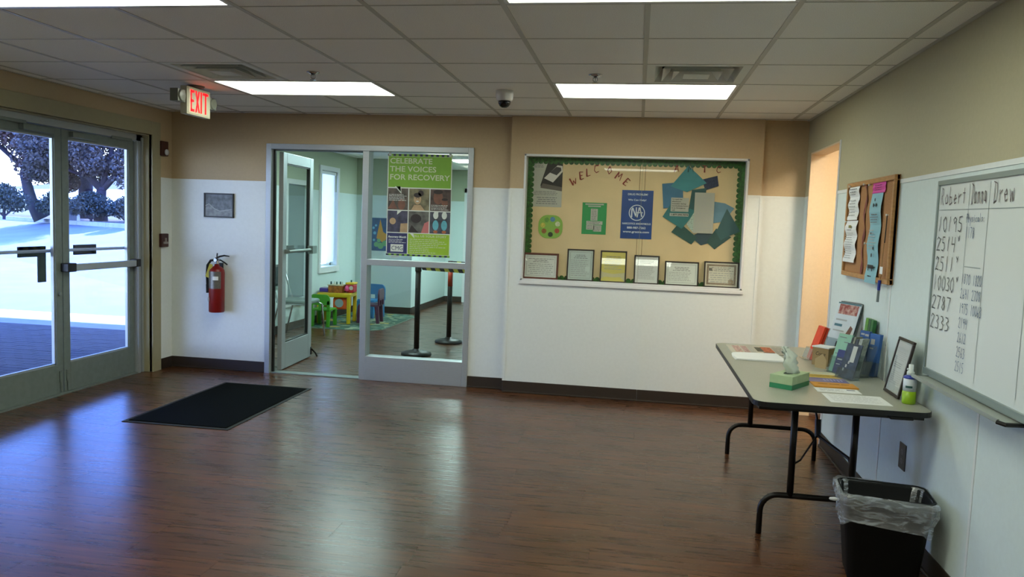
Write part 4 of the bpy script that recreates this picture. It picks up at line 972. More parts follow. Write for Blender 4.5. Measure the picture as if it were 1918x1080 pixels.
# ------------------------------------------------------------------ folding table
TZ = .74
t = thing('folding_table', (.945, 4.515, 0), 'grey topped folding table with black legs against the right wall', 'table')
hx, hy = .385, .915
def rr3(hx, hy, r, n=6):
    P = []
    for cx, cy, a in [(hx - r, hy - r, 0), (-hx + r, hy - r, PI / 2), (-hx + r, -hy + r, PI), (hx - r, -hy + r, 1.5 * PI)]:
        P += [(cx + r * math.cos(a + k * PI / 2 / n), cy + r * math.sin(a + k * PI / 2 / n)) for k in range(n + 1)]
    return P
b = MB(); b.prism(rr3(hx - .003, hy - .003, .06), TZ - .016, TZ); b.build('tabletop', mat('table_laminate', '9a9c8e', .35, var=.07, scale=180), t)
b = MB(); P = rr3(hx, hy, .063); Q = rr3(hx - .004, hy - .004, .06); n = len(P)
V = [(x, y, TZ - .024) for x, y in P] + [(x, y, TZ - .001) for x, y in P] + [(x, y, TZ - .0005) for x, y in Q] + [(x, y, TZ - .024) for x, y in Q]
b.add(V, [(i, (i + 1) % n, n + (i + 1) % n, n + i) for i in range(n)] + [(n + i, n + (i + 1) % n, 2 * n + (i + 1) % n, 2 * n + i) for i in range(n)] + [(3 * n + i, 3 * n + (i + 1) % n, (i + 1) % n, i) for i in range(n)])
b.build('edge_band', M_black, t)
b = MB(); b.box(-hx + .03, -hx + .05, -hy + .05, hy - .05, TZ - .045, TZ - .016); b.box(hx - .05, hx - .03, -hy + .05, hy - .05, TZ - .045, TZ - .016); b.box(-hx + .05, hx - .05, -hy + .05, -hy + .07, TZ - .045, TZ - .016); b.box(-hx + .05, hx - .05, hy - .07, hy - .05, TZ - .045, TZ - .016)
b.build('apron', M_blackm, t)
for yy, lb in ((3.94 - 4.515, 'near'), (5.33 - 4.515, 'far')):
    fx0, fx1, zb, rr_ = .672 - .945, 1.232 - .945, .205, .085
    b = MB(); P = [(fx0, yy, 0), (fx0, yy, zb - rr_)] + [(fx0 + rr_ - rr_ * math.cos(a_ * PI / 12), yy, zb - rr_ + rr_ * math.sin(a_ * PI / 12)) for a_ in range(1, 7)] + [(fx1 - rr_ + rr_ * math.sin(a_ * PI / 12), yy, zb - rr_ + rr_ * math.cos(a_ * PI / 12)) for a_ in range(0, 6)] + [(fx1, yy, zb - rr_), (fx1, yy, 0)]
    b.tube(P, .0145, 12); o = b.build('foot_frame', M_blackm, t, smooth=True)
    for xx in (.81 - .945, 1.095 - .945):
        b = MB(); b.tube([(xx, yy, zb - .005), (xx, yy, TZ - .03)], .0165, 12); b.build('leg', M_blackm, t, smooth=True)
    b = MB(); b.tube([(.81 - .945, yy, TZ - .045), (1.095 - .945, yy, TZ - .045)], .01, 8); b.build('hinge_bar', M_blackm, t)
    s_ = 1 if yy < 0 else -1
    b = MB(); P = [(1.095 - .945, yy, .36), (1.09 - .945, yy + s_ * .05, .40), (.945 + .05 - .945, yy + s_ * .33, .44), (1.0 - .945, yy + s_ * .36, .47)]
    b.tube(P, .009, 8); b.tube([(.81 - .945, yy, .36), (.86 - .945, yy + s_ * .05, .375), (1.0 - .945, yy + s_ * .33, .44)], .005, 8)
    b.build('folding_brace', M_blackm, t)
    b = MB(); b.tube([(1.0 - .945, yy + s_ * .33, .43), (1.0 - .945, yy + s_ * .35, .52)], .016, 10); b.tube([(1.0 - .945, yy + s_ * .35, .5), (.98 - .945, yy + s_ * .5, TZ - .03)], .006, 8); b.build('brace_lock', M_blackm, t)
b = MB(); b.box(.2, .30, -hy + .01, -hy + .05, TZ - .042, TZ - .024); b.build('latch', M_blackm, t, bevel=.005)

TT = TZ
def booklet(M, w, h, m, label, cat, t_=.003, name='booklet', group=None):
    o = sheet(name, M, w, h, m, label, cat, group, t=t_); return o
# papers on the table, laid face up
t = booklet(FLAT(.622, 5.005, TT + .006), .36, .315, mat('newsprint', 'bdb7a6', .8, var=.04), 'folded newspaper with small colour photos at the far end of the table', 'newspaper', .006, 'newspaper')
for (x0, x1, z0, z1, cc) in [(.03, .075, .02, .29, 'b7958a'), (.085, .12, .02, .29, 'b08f88'), (.17, .21, .08, .26, '4a4a3c'), (.21, .275, .06, .28, 'b0603c'), (.20, .27, .03, .06, '55503f')]:
    b = MB(); b.rect(x0, x1, z0, z1, -.0008); b.build('printed_photo', mat('news_' + cc, cc, .7, var=.4, scale=60), t)
lines(t, .28, .35, .02, .3, 12, M_grey, -.0008); lines(t, .125, .165, .02, .3, 14, M_lgrey, -.0008)
b = MB(); P = []
for k in range(4):
    z0 = k * .0016; b.T = TR(.612 + .004 * k, 4.735 + .003 * k, TT + .002 + z0, .01 * k, -PI / 2); b.add([(0, 0, 0), (.285, 0, 0), (.288, -.001, .14), (.275, -.006, .245), (.06, -.002, .25), (.0, -.006, .2), (-.006, -.002, .1)], [(0, 1, 2, 3, 4, 5, 6)])
b.T = Matrix.Identity(4); o = b.build('paper_stack', M_paper, solid=.0008); tag(o, 'loose stack of white sheets in front of the newspaper', 'papers')
t = thing('dummy', (0, 0, 0), '', '') if False else None
lt = booklet(FLAT(.914, 3.697, TT + .0008), .268, .196, M_paper, 'long white printed form at the near edge of the table', 'paper', .0008, 'form_sheet')
lines(lt, .02, .25, .02, .18, 10, M_lgrey, -.0006, th=.2)
lt = booklet(FLAT(.905, 3.925, TT + .002), .205, .1, M_paper, 'white leaflet under the orange one', 'leaflet', .002, 'leaflet', 'leaflets laid out on the table')
b = MB(); b.rect(.15, .19, .06, .08, -.0006); b.build('stamp', M_grey, lt); lines(lt, .02, .14, .02, .08, 4, M_lgrey, -.0006)
lt = booklet(FLAT(.916, 4.04, TT + .006), .21, .118, mat('orange_leaflet', 'c78a2c', .6, var=.05), 'thick stack of orange leaflets between white and purple ones', 'leaflets', .006, 'leaflet', 'leaflets laid out on the table')
lines(lt, .03, .19, .06, .09, 1, mat('brown_ink', '6e4a1c', .7), -.0006, ragged=.6)
lt = booklet(FLAT(.91, 4.172, TT + .004), .205, .122, mat('purple_leaflet', '3c3a78', .5, var=.35, scale=6, tint='8a8098'), 'purple leaflet with white lettering beside the tissue box', 'leaflet', .004, 'leaflet', 'leaflets laid out on the table')
b = MB()
for i in range(6): b.rect(.09 + i * .017, .098 + i * .017, .03 + .01 * (i % 2), .085, -.0006)
b.build('printed_marks', mat('lilac_ink', '9a9cc8', .6), lt)
lt = booklet(FLAT(.925, 4.297, TT + .003), .19, .1, mat('yellow_leaflet', 'bfa040', .6, var=.05), 'yellow leaflet behind the purple one', 'leaflet', .003, 'leaflet', 'leaflets laid out on the table')
lines(lt, .03, .17, .03, .08, 3, mat('ochre_ink', '8d7426', .7), -.0006)
lt = booklet(FLAT(.91, 4.39, TT + .002), .195, .092, mat('cream_leaflet', 'c3c0a0', .7), 'cream leaflet, farthest of the row beside the tissue box', 'leaflet', .002, 'leaflet', 'leaflets laid out on the table')
lines(lt, .05, .17, .03, .07, 2, M_lgrey, -.0006)

# tissue box
t = thing('tissue_box', TR(.776, 3.906, TT, .95), 'pale green tissue box with a tissue pulled up', 'tissue box')
bx, by, bh = .115, .125, .062
t.matrix_world = TR(.779, 3.903, TT, 0)
A = Vector((.883 - .779, 4.06 - 3.903)); B = Vector((.679 - .779, 3.937 - 3.903))
A = A.normalized() * .21; B = Vector((-A.y, A.x)).normalized() * .115
P4 = [(0, 0), (A.x, A.y), (A.x + B.x, A.y + B.y), (B.x, B.y)]
b = MB(); b.prism(P4, .024, .066); b.build('box_body', mat('pale_green_card', 'a4bb92', .6, var=.04, scale=30), t, bevel=.0015)
b = MB(); b.prism(P4, 0, .024); b.build('box_base_band', mat('green_band', '2c8058', .5), t)
b = MB(); c0 = (A + B) / 2; u_, v_ = A.normalized(), B.normalized()
b.add([(c0.x + u_.x * .055 * math.cos(q) + v_.x * .025 * math.sin(q), c0.y + u_.y * .055 * math.cos(q) + v_.y * .025 * math.sin(q), .0665) for q in [2 * PI * i / 20 for i in range(20)]], [tuple(range(20))]); b.build('slot', mat('slot_dark', '3a463a', .8), t)
# tissue: crumpled rising sheet
b = MB(); n, mm_ = 14, 10; P = []
for j in range(mm_ + 1):
    v = j / mm_
    for i in range(n + 1):
        a_ = -PI * .75 + 1.5 * PI * i / n
        rad = (.020 + .020 * math.sin(min(1, v * 1.15) * PI)) * (1 - .35 * v) + .007 * math.sin(i * 2.3 + j * .9) + .004 * math.sin(i * 4.1 + j * 2.0)
        P.append((c0.x + math.cos(a_) * rad * 1.15 - .030 * v ** 2 + .008 * math.sin(j * 1.1), c0.y + math.sin(a_) * rad * .7, .058 + v * (.128 + .016 * math.sin(i * 1.3 + .6)) ))
b.add(P, [(j * (n + 1) + i, j * (n + 1) + i + 1, (j + 1) * (n + 1) + i + 1, (j + 1) * (n + 1) + i) for j in range(mm_) for i in range(n)])
b.build('tissue', mat('tissue_white', 'ccd6cc', .9), t, smooth=True, solid=.0008)

# spray bottle
t = thing('spray_bottle', (1.274, 3.785, TT), 'white and lime spray bottle with blue collar at the table corner', 'bottle')
b = MB(); b.lathe([(0, 0), (.026, 0), (.029, .004), (.029, .06)], 24); b.build('lime_band', mat('lime_label', '8fb81c', .4), t, smooth=True)
b = MB(); b.lathe([(.0285, .06), (.0285, .118)], 24); b.k = 0; b.build('white_label', mat('bottle_white', 'c6d0d8', .4), t, smooth=True)
b = MB(); P = []
for i in range(9):
    a_ = math.radians(215 + 60 * i / 8); P += [(.0292 * math.cos(a_), .0292 * math.sin(a_), .076), (.0292 * math.cos(a_), .0292 * math.sin(a_), .086)]
b.add(P, [(2 * i, 2 * i + 2, 2 * i + 3, 2 * i + 1) for i in range(8)]); b.build('teal_mark', mat('teal_mark', '2a5a58', .4), t)
b = MB(); b.lathe([(.029, .118), (.0295, .124), (.02, .132), (.015, .134)], 24); b.build('blue_collar', mat('collar_blue', '22379c', .35), t, smooth=True)
b = MB(); b.lathe([(.0165, .130), (.0165, .148), (.011, .156), (.0105, .182), (0, .184)], 20); b.box(-.016, 0, -.005, .005, .156, .164); b.build('spray_cap', mat('cap_white', 'd2dcda', .4), t, smooth=True)

# leaning framed notice: base line (1.249,4.066)-(1.245,3.852), top at wall (1.35,4.1,1.0)
tilt = .2
t = thing('framed_notice', WALLR(1.247, 4.072, TT + .003) @ Matrix.Rotation(-tilt, 4, 'X'), 'black framed notice leaning against the right wall by the spray bottle', 'picture frame')
w, h = .216, .279; e = .014
b = MB(); b.box(0, w, 0, .012, 0, e); b.box(0, w, 0, .012, h - e, h); b.box(0, e, 0, .012, e, h - e); b.box(w - e, w, 0, .012, e, h - e); b.build('frame', M_dfr, t, bevel=.002)
b = MB(); b.box(e, w - e, .005, .01, e, h - e); b.build('notice_paper', mat('notice_grey_paper', 'b4bcbc', .7), t)
b = MB(); b.box(e, w - e, .0025, .0035, e, h - e); b.build('glass_pane', M_glassc, t)
b = MB(); b.add([(w * .35, .013, .2), (w * .65, .013, .2), (w * .68, .085, .012), (w * .32, .085, .012), (w * .35, .017, .2), (w * .65, .017, .2), (w * .68, .089, .012), (w * .32, .089, .012)], [(0, 1, 2, 3), (7, 6, 5, 4), (0, 4, 5, 1), (1, 5, 6, 2), (2, 6, 7, 3), (3, 7, 4, 0)]); b.build('easel_back', M_black, t)
lines(t, .035, w - .035, .17, .215, 5, M_lgrey, .0045); lines(t, .035, w - .06, .13, .16, 3, M_grey, .0045); lines(t, .035, w - .035, .05, .12, 7, M_lgrey, .0045)

# brochure holders
def holder(M, w, d, h, lip, lb, cat='brochure holder', lean=.28):
    t = thing('brochure_holder', M, lb, cat, 'clear brochure holders on the table')
    k = math.tan(lean)
    def slab(x0, x1, y0, z0, z1, nm):
        b = MB(); q = .0025
        b.add([(x0, y0 + z0 * k, z0), (x1, y0 + z0 * k, z0), (x1, y0 + z1 * k, z1), (x0, y0 + z1 * k, z1), (x0, y0 + z0 * k + q, z0), (x1, y0 + z0 * k + q, z0), (x1, y0 + z1 * k + q, z1), (x0, y0 + z1 * k + q, z1)],
              [(0, 1, 2, 3), (7, 6, 5, 4), (0, 4, 5, 1), (1, 5, 6, 2), (2, 6, 7, 3), (3, 7, 4, 0)]); b.build(nm, M_clear, t)
    slab(0, w, d, 0.003, h, 'back_plate'); slab(0, w, 0, .003, lip, 'front_lip')
    b = MB(); b.box(0, w, -.02, d + .01, 0, .003); b.build('base_plate', M_clear, t)
    for x in (0, w - .0025):
        b = MB(); b.add([(x, 0, .003), (x, d, .003), (x, d + lip * k, lip), (x, lip * k, lip), (x + .0025, 0, .003), (x + .0025, d, .003), (x + .0025, d + lip * k, lip), (x + .0025, lip * k, lip)],
              [(0, 1, 2, 3), (7, 6, 5, 4), (0, 4, 5, 1), (1, 5, 6, 2), (2, 6, 7, 3), (3, 7, 4, 0)]); b.build('side_plate', M_clear, t)
    return t
def leaned(M, x0, w, y0, h, th, m, lean, name, lb, cat, group=None, z0=.004):
    """stack of leaflets standing in a holder: own thing, origin at its lower left"""
    o = MB(); k = math.tan(lean)
    o.add([(0, 0, 0), (w, 0, 0), (w, h * k, h), (0, h * k, h), (0, th, 0), (w, th, 0), (w, th + h * k, h), (0, th + h * k, h)],
          [(0, 1, 2, 3), (7, 6, 5, 4), (0, 4, 5, 1), (1, 5, 6, 2), (2, 6, 7, 3), (3, 7, 4, 0)])
    ob = o.build(name, m); ob.matrix_world = M @ Matrix.Translation((x0, y0 + z0 * k, z0)); tag(ob, lb, cat, group)
    return ob
def HM(x, y, yaw): return TR(x, y, TT, -PI / 2 + yaw)
GB = 'leaflets standing in the clear holders'
# orange leaflets
M1 = HM(1.045, 5.00, .12)
holder(M1, .12, .055, .20, .07, 'clear holder with the orange leaflets at its right', lean=.30)
leaned(M1, .008, .105, .024, .20, .014, mat('orange_red_paper', 'd8401c', .5, var=.08), .30, 'leaflet_stack', 'bright orange-red leaflets in the leftmost clear holder', 'leaflets', GB)
leaned(M1, .010, .105, .041, .195, .012, mat('orange_red_paper2', 'c23616', .5, var=.08), .30, 'leaflet_stack', 'darker orange leaflets right behind the brightest orange ones', 'leaflets', GB)
# tall magazines
M2 = HM(1.165, 5.06, .42)
holder(M2, .23, .07, .30, .13, 'tall clear holder with magazines leaning toward the wall', lean=.27)
mg = leaned(M2, .01, .205, .008, .345, .004, mat('magazine_white', 'c2cdd0', .5, var=.03), .27, 'magazine', 'white magazine with red picture strip in the tall holder', 'magazine', GB)
kt = math.tan(.27)
def onlean(par, x0, x1, z0, z1, m, nm, off=.0012):
    b = MB(); b.quad((x0, z0 * kt - off, z0), (x1, z0 * kt - off, z0), (x1, z1 * kt - off, z1), (x0, z1 * kt - off, z1)); b.build(nm, m, par)
onlean(mg, .02, .19, .275, .335, mat('mag_red', '8a3a30', .5, var=.5, scale=40, tint='c0a090'), 'red_picture_strip'); onlean(mg, .0, .205, .337, .345, mat('mag_teal', '3f6a74', .5), 'teal_header')
onlean(mg, .02, .09, .20, .215, mat('mag_teal', '3f6a74'), 'teal_title'); onlean(mg, .02, .12, .235, .245, M_lgrey, 'title_line'); onlean(mg, .02, .12, .17, .178, M_lgrey, 'title_line')
b = MB(); b.add([(.13, .09 * kt - .0013, .09), (.17, .11 * kt - .0013, .11), (.19, .20 * kt - .0013, .20), (.165, .215 * kt - .0013, .215), (.14, .16 * kt - .0013, .16)], [(0, 1, 2, 3, 4)]); b.build('brown_figure', mat('mag_brown', '6a4a40', .6, var=.2), mg)
onlean(mg, .08, .205, .02, .11, mat('mag_dark', '2c2a26', .6, var=.3), 'dark_picture')
leaned(M2, .012, .20, .020, .35, .012, mat('magazine_grey', '4c5656', .5, var=.25, scale=60), .27, 'magazine', 'dark grey magazines behind the white one', 'magazine', GB)
leaned(M2, .010, .21, .038, .352, .014, mat('magazine_pale', 'a9aeb0', .5, var=.1), .27, 'magazine', 'pale magazines at the back of the tall holder', 'magazine', GB)
leaned(M2, .010, .21, .056, .345, .004, mat('magazine_pink', 'a57c76', .5), .27, 'magazine', 'dusty pink magazine nearest the wall in the tall holder', 'magazine', GB)
# mint / navy cluster
M3 = HM(1.085, 4.54, .55)
holder(M3, .22, .075, .17, .09, 'wide clear holder with mint and navy leaflets', lean=.30)
mn = leaned(M3, .004, .095, .008, .21, .008, mat('mint_paper', '86b49c', .7, var=.04), .30, 'leaflet_stack', 'mint green leaflets in the wide clear holder', 'leaflets', GB)
kt = math.tan(.30); onlean(mn, .01, .06, .19, .194, M_grey, 'print_line'); onlean(mn, .05, .08, .165, .169, M_grey, 'print_line'); onlean(mn, .01, .03, .10, .104, M_grey, 'print_line')
nv = leaned(M3, .035, .06, .003, .125, .004, mat('navy_paper', '2a3468', .6), .30, 'leaflet_stack', 'short navy leaflets in front of the mint ones', 'leaflets', GB)
onlean(nv, .012, .045, .07, .078, M_lgrey, 'print_line'); onlean(nv, .012, .04, .045, .05, M_lgrey, 'print_line')
for i, (cc, x0, y0, hh, lb) in enumerate([('2c3636', .102, .004, .20, 'dark slate leaflets right of the mint ones'), ('7e8272', .114, .006, .205, 'khaki grey leaflets in the middle of the wide holder'), ('343c40', .128, .008, .195, 'charcoal leaflets beside the khaki ones'), ('8d968e', .150, .010, .20, 'pale grey-green leaflets at the right of the wide holder')]):
    leaned(M3, x0, [.011, .012, .019, .022][i], y0, hh, .05, mat('leaf_' + cc, cc, .6, var=.2, scale=80), .30, 'leaflet_stack', lb, 'leaflets', GB)
M3b = HM(1.105, 4.375, .55)
dk = leaned(M3b, .0, .10, .0, .18, .006, mat('dark_photo_paper', '2a3844', .5, var=.4, scale=30), .30, 'leaflet_stack', 'dark photo leaflets with white slanted numbers at the front', 'leaflets', GB)
onlean(dk, .045, .075, .085, .17, mat('bone_paper', 'b4bab4', .6), 'white_wedge')
for i in range(3): onlean(dk, .015 + .012 * i, .025 + .012 * i, .035 + .02 * i, .05 + .02 * i, M_lgrey, 'print_mark')
holder(M3b @ Matrix.Translation((-.01, -.012, 0)), .13, .035, .13, .055, 'small front clear holder with dark photo leaflets', lean=.30)
# blue cards
M4 = HM(1.228, 4.55, .5)
holder(M4, .155, .03, .20, .08, 'clear holder with blue cards near the wall', lean=.1)
kt = math.tan(.1)
bc = leaned(M4, .005, .068, .005, .235, .018, mat('blue_card', '2c558e', .6, var=.05), .1, 'leaflet_stack', 'blue cards with white words, left of the two blue stacks', 'leaflets', GB)
onlean(bc, .008, .034, .212, .222, M_lgrey, 'print_block'); onlean(bc, .038, .064, .208, .22, M_lgrey, 'print_block')
bc = leaned(M4, .078, .070, .005, .228, .022, mat('blue_card2', '2f5fa0', .6, var=.05), .1, 'leaflet_stack', 'blue cards with white words, right of the two blue stacks', 'leaflets', GB)
onlean(bc, .012, .04, .17, .20, M_lgrey, 'print_block'); onlean(bc, .01, .036, .145, .153, M_lgrey, 'print_block')
M5 = HM(1.297, 4.73, 0)
holder(M5, .155, .03, .29, .10, 'tallest clear holder with green leaflets at the wall', lean=.08)
for i, (x0, cc, lb) in enumerate([(.005, '5a9434', 'light green leaflets in the tallest holder'), (.062, '1f5430', 'dark green leaflets in the middle of the tallest holder'), (.108, '2a6a34', 'mid green leaflets at the right of the tallest holder')]):
    leaned(M5, x0, .05 if i == 0 else .04, .006, .29, .018, mat('green_' + cc, cc, .5, var=.15, scale=40), .08, 'leaflet_stack', lb, 'leaflets', GB)
# small kraft box sign
t = thing('kraft_box', TR(1.05, 4.75, TT, -.75), 'small brown kraft box with black lettering and white lid among the holders', 'box')
b = MB(); b.box(0, .10, 0, .07, 0, .105); b.build('box_body', mat('kraft', '9a8258', .8, var=.06), t)
b = MB(); b.box(-.004, .104, -.004, .09, .105, .112); b.build('white_lid', M_paper, t)
text(t, 'Come', .02, .06, .022, M_ink, width=.06, shear=.2); text(t, '&', .04, .025, .024, M_ink)
t = thing('kraft_card', TR(1.045, 4.65, TT, -.75), 'tan pentagon card leaning in front of the kraft box', 'card')
b = MB(); b.poly([(0, 0), (.07, 0), (.07, .05), (.045, .085), (0, .05)], 0); b.build('card_sheet', mat('tan_card', 'b09a70', .8), t, solid=.002)

# ------------------------------------------------------------------ waste basket
t = thing('waste_basket', TR(1.13, 3.56, 0, -.12), 'dark plastic waste basket with clear liner under the whiteboard', 'waste basket')
bk = mat('basket_dark', '060a0b', .55, spec=.3)
def rr4(hx, hy, r, z, n=6): return [(x, y, z) for x, y in rr3(hx, hy, r, n)]
lv = [(.135, .095, .03, 0), (.14, .098, .03, .01), (.18, .125, .045, .375), (.188, .133, .05, .378), (.188, .133, .05, .39), (.180, .125, .045, .392), (.172, .118, .04, .375), (.13, .09, .028, .012)]
b = MB(); P = []
for q in lv: P += rr4(*q)
n = len(rr3(1, 1, .1)); b.add(P, [(k * n + i, k * n + (i + 1) % n, (k + 1) * n + (i + 1) % n, (k + 1) * n + i) for k in range(len(lv) - 1) for i in range(n)] + [tuple(range(n))[::-1], tuple(range((len(lv) - 1) * n, len(lv) * n))])
b.build('basket_body', bk, t, smooth=True)
# liner: crumpled film folded over the rim
def linermat():
    M = bpy.data.materials.new('liner_film'); M.use_nodes = True; nt = M.node_tree; nt.nodes.clear()
    o = nt.nodes.new('ShaderNodeOutputMaterial'); tr = nt.nodes.new('ShaderNodeBsdfTransparent'); df = nt.nodes.new('ShaderNodeBsdfDiffuse'); gl = nt.nodes.new('ShaderNodeBsdfGlossy')
    gl.inputs['Roughness'].default_value = .25; df.inputs[0].default_value = (.62, .68, .72, 1)
    tx = nt.nodes.new('ShaderNodeTexCoord'); mp = nt.nodes.new('ShaderNodeMapping'); mp.inputs['Scale'].default_value = (1, 1, 3.5)
    ns = nt.nodes.new('ShaderNodeTexNoise'); ns.inputs['Scale'].default_value = 14; ns.inputs['Detail'].default_value = 5; ns.inputs['Distortion'].default_value = 1.2
    nt.links.new(tx.outputs['Object'], mp.inputs[0]); nt.links.new(mp.outputs[0], ns.inputs['Vector'])
    mr = nt.nodes.new('ShaderNodeMapRange'); mr.inputs['From Min'].default_value = .4; mr.inputs['From Max'].default_value = .68; mr.inputs['To Min'].default_value = .16; mr.inputs['To Max'].default_value = .55
    nt.links.new(ns.outputs[0], mr.inputs[0]); m1 = nt.nodes.new('ShaderNodeMixShader'); m2 = nt.nodes.new('ShaderNodeMixShader'); m2.inputs[0].default_value = .12
    nt.links.new(mr.outputs[0], m1.inputs[0]); nt.links.new(tr.outputs[0], m1.inputs[1]); nt.links.new(df.outputs[0], m1.inputs[2])
    nt.links.new(m1.outputs[0], m2.inputs[1]); nt.links.new(gl.outputs[0], m2.inputs[2]); nt.links.new(m2.outputs[0], o.inputs[0])
    bp = nt.nodes.new('ShaderNodeBump'); bp.inputs['Strength'].default_value = .8; bp.inputs['Distance'].default_value = .004; nt.links.new(ns.outputs[0], bp.inputs['Height'])
    nt.links.new(bp.outputs[0], df.inputs['Normal']); nt.links.new(bp.outputs[0], gl.inputs['Normal'])
    return M
b = MB(); P = []; NL = 96
for k, (o_, z) in enumerate([(-.020, .28), (-.017, .34), (-.012, .385), (0.002, .397), (.010, .39), (.011, .35), (.009, .31), (.007, .28), (.007, .262)]):
    ring = rr3(.188 + o_ - (0.012 if z < .33 and o_ > 0 else 0), .133 + o_ - (0.01 if z < .33 and o_ > 0 else 0), .05, 23)[:NL]
    for i, (x, y) in enumerate(ring):
        q = random.uniform(-1, 1) * .0018 + .003 * math.sin(i * .55 + k * .7); dz = .014 * math.sin(i * .19 + 1.0) * (k / 8) ** 2 if o_ > 0 else .012 * math.sin(i * .5) * (k < 2)
        L_ = math.hypot(x, y); P.append((x + x / L_ * q, y + y / L_ * q, z + dz - (.02 * (k / 8) if o_ > 0 and x > 0 else 0)))
b.add(P, [(k * NL + i, k * NL + (i + 1) % NL, (k + 1) * NL + (i + 1) % NL, (k + 1) * NL + i) for k in range(8) for i in range(NL)])
b.build('bag_liner', linermat(), t, smooth=True)
b = MB(); b.lathe([(0, -.022), (.006, -.018), (.009, 0), (.006, .018), (0, .022)], 12, (-.207, -.03, .335), 'x'); b.build('liner_knot', mat('knot_white', 'c8ccd0', .6), t, smooth=True)

# ------------------------------------------------------------------ playroom furniture
rugm = bpy.data.materials.new('road_rug'); rugm.use_nodes = True; nt = rugm.node_tree; bs = nt.nodes['Principled BSDF']; bs.inputs['Roughness'].default_value = .95
tx = nt.nodes.new('ShaderNodeTexCoord'); vo = nt.nodes.new('ShaderNodeTexVoronoi'); vo.inputs['Scale'].default_value = 11.0
rp = nt.nodes.new('ShaderNodeValToRGB'); rp.color_ramp.interpolation = 'CONSTANT'; E_ = rp.color_ramp.elements
E_[0].color = (*hexc('26483a'), 1); E_[1].position = .3; E_[1].color = (*hexc('56685c'), 1)
for p_, c_ in [(.5, '2f5a50'), (.62, '7c8870'), (.74, '2a4a3a'), (.86, '8c7a34'), (.93, '456a64')]: x = E_.new(p_); x.color = (*hexc(c_), 1)
sp = nt.nodes.new('ShaderNodeSeparateColor'); nt.links.new(tx.outputs['Object'], vo.inputs['Vector']); nt.links.new(vo.outputs['Color'], sp.inputs[0]); nt.links.new(sp.outputs[0], rp.inputs[0]); nt.links.new(rp.outputs[0], bs.inputs['Base Color'])
t = thing('play_rug', (0, 0, 0), 'green patterned road rug under the playroom table', 'rug')
b = MB(); b.prism([(-4.38, 9.80), (-3.50, 9.83), (-3.35, 9.98), (-3.33, 11.55), (-3.48, 11.72), (-4.38, 11.72)], 0, .008); b.build('rug_pile', rugm, t)
b = MB(); b.prism([(-4.40, 9.78), (-3.49, 9.81), (-3.33, 9.97), (-3.31, 11.56), (-3.47, 11.74), (-4.40, 11.74)], 0, .005); b.build('rug_binding', mat('rug_edge', '5c6a5c', .9), t)

yel = mat('toy_yellow', 'bfa418', .4, var=.04)
t = thing('play_table', TR(-4.16, 10.44, .008, .12), 'yellow plastic activity table in the playroom corner', 'table')
b = MB(); b.box(-.235, .235, -.2, .2, .37, .43); b.build('tabletop', yel, t, bevel=.015)
for sx in (-1, 1):
    for sy in (-1, 1):
        b = MB(); b.prism([(sx * .21 - .025, sy * .175 - .025), (sx * .21 + .025, sy * .175 - .025), (sx * .21 + .025, sy * .175 + .025), (sx * .21 - .025, sy * .175 + .025)], 0, .38); b.build('leg', yel, t, bevel=.01)
b = MB(); b.box(-.02, .17, -.16, .16, .2, .365); b.build('storage_bin', mat('toy_orange', 'c8501c', .4), t, bevel=.02)
b = MB(); b.lathe([(0, 0), (.06, 0), (.06, .006), (0, .006)], 20, (.07, -.166, .29), 'y'); b.build('storage_knob', mat('toy_grey', '8a9a9c', .4), t)
def kchair(M, col, lb, cat='child chair'):
    m_ = mat('toy_' + col, col, .4, var=.04)
    t = thing('child_chair', M, lb, cat, 'small plastic chairs around the play table')
    b = MB(); b.box(-.15, .15, -.15, .14, .24, .27); b.build('seat', m_, t, bevel=.01)
    for sx in (-1, 1):
        for sy in (-1, 1):
            b = MB(); cx, cy = sx * .125, sy * .12
            b.add([(cx - .022, cy - .022 + sy * .02, 0), (cx + .022, cy - .022 + sy * .02, 0), (cx + .022, cy + .022 + sy * .02, 0), (cx - .022, cy + .022 + sy * .02, 0), (cx - .028, cy - .028, .25), (cx + .028, cy - .028, .25), (cx + .028, cy + .028, .25), (cx - .028, cy + .028, .25)],
                  [(3, 2, 1, 0), (4, 5, 6, 7), (0, 1, 5, 4), (1, 2, 6, 5), (2, 3, 7, 6), (3, 0, 4, 7)]); b.build('leg', m_, t, bevel=.005)
    # backrest with arched top and two openings
    out = [(-.155, .24)] + [(-.155 + .0, .40)] + [(-.09 - .065 * math.cos(a_ * PI / 12), .42 + .07 * math.sin(a_ * PI / 12)) for a_ in range(0, 7)] + [(.09 + .065 * math.sin(a_ * PI / 12), .42 + .07 * math.cos(a_ * PI / 12)) for a_ in range(0, 7)] + [(.155, .40), (.155, .24)]
    b = MB()
    for q in [(-.155, -.11, .25, .40), (.11, .155, .25, .40), (-.02, .02, .25, .34)]: b.box(q[0], q[1], -.165, -.14, q[2], q[3])
    b.add([(x, -.165, z) for x, z in [(-.155, .33), (-.155, .42)] + out[2:16] + [(.155, .42), (.155, .33)]] + [(x, -.14, z) for x, z in [(-.155, .33), (-.155, .42)] + out[2:16] + [(.155, .42), (.155, .33)]],
          [tuple(range(18)), tuple(range(18, 36))[::-1]] + [(i, 18 + i, 18 + (i + 1) % 18, (i + 1) % 18) for i in range(18)])
    b.build('backrest', m_, t, bevel=.004)
    return t
kchair(TR(-4.185, 10.03, .008, 0) @ Matrix.Scale(.9, 4), '3f8a1c', 'green child chair in front of the yellow table')
kchair(TR(-3.93, 11.20, .008, PI * .92), '1f6c9c', 'blue child chair against the playroom far wall')
kchair(TR(-3.73, 10.62, .008, PI / 2 + .1), '4a2440', 'maroon child chair at the right side of the yellow table')
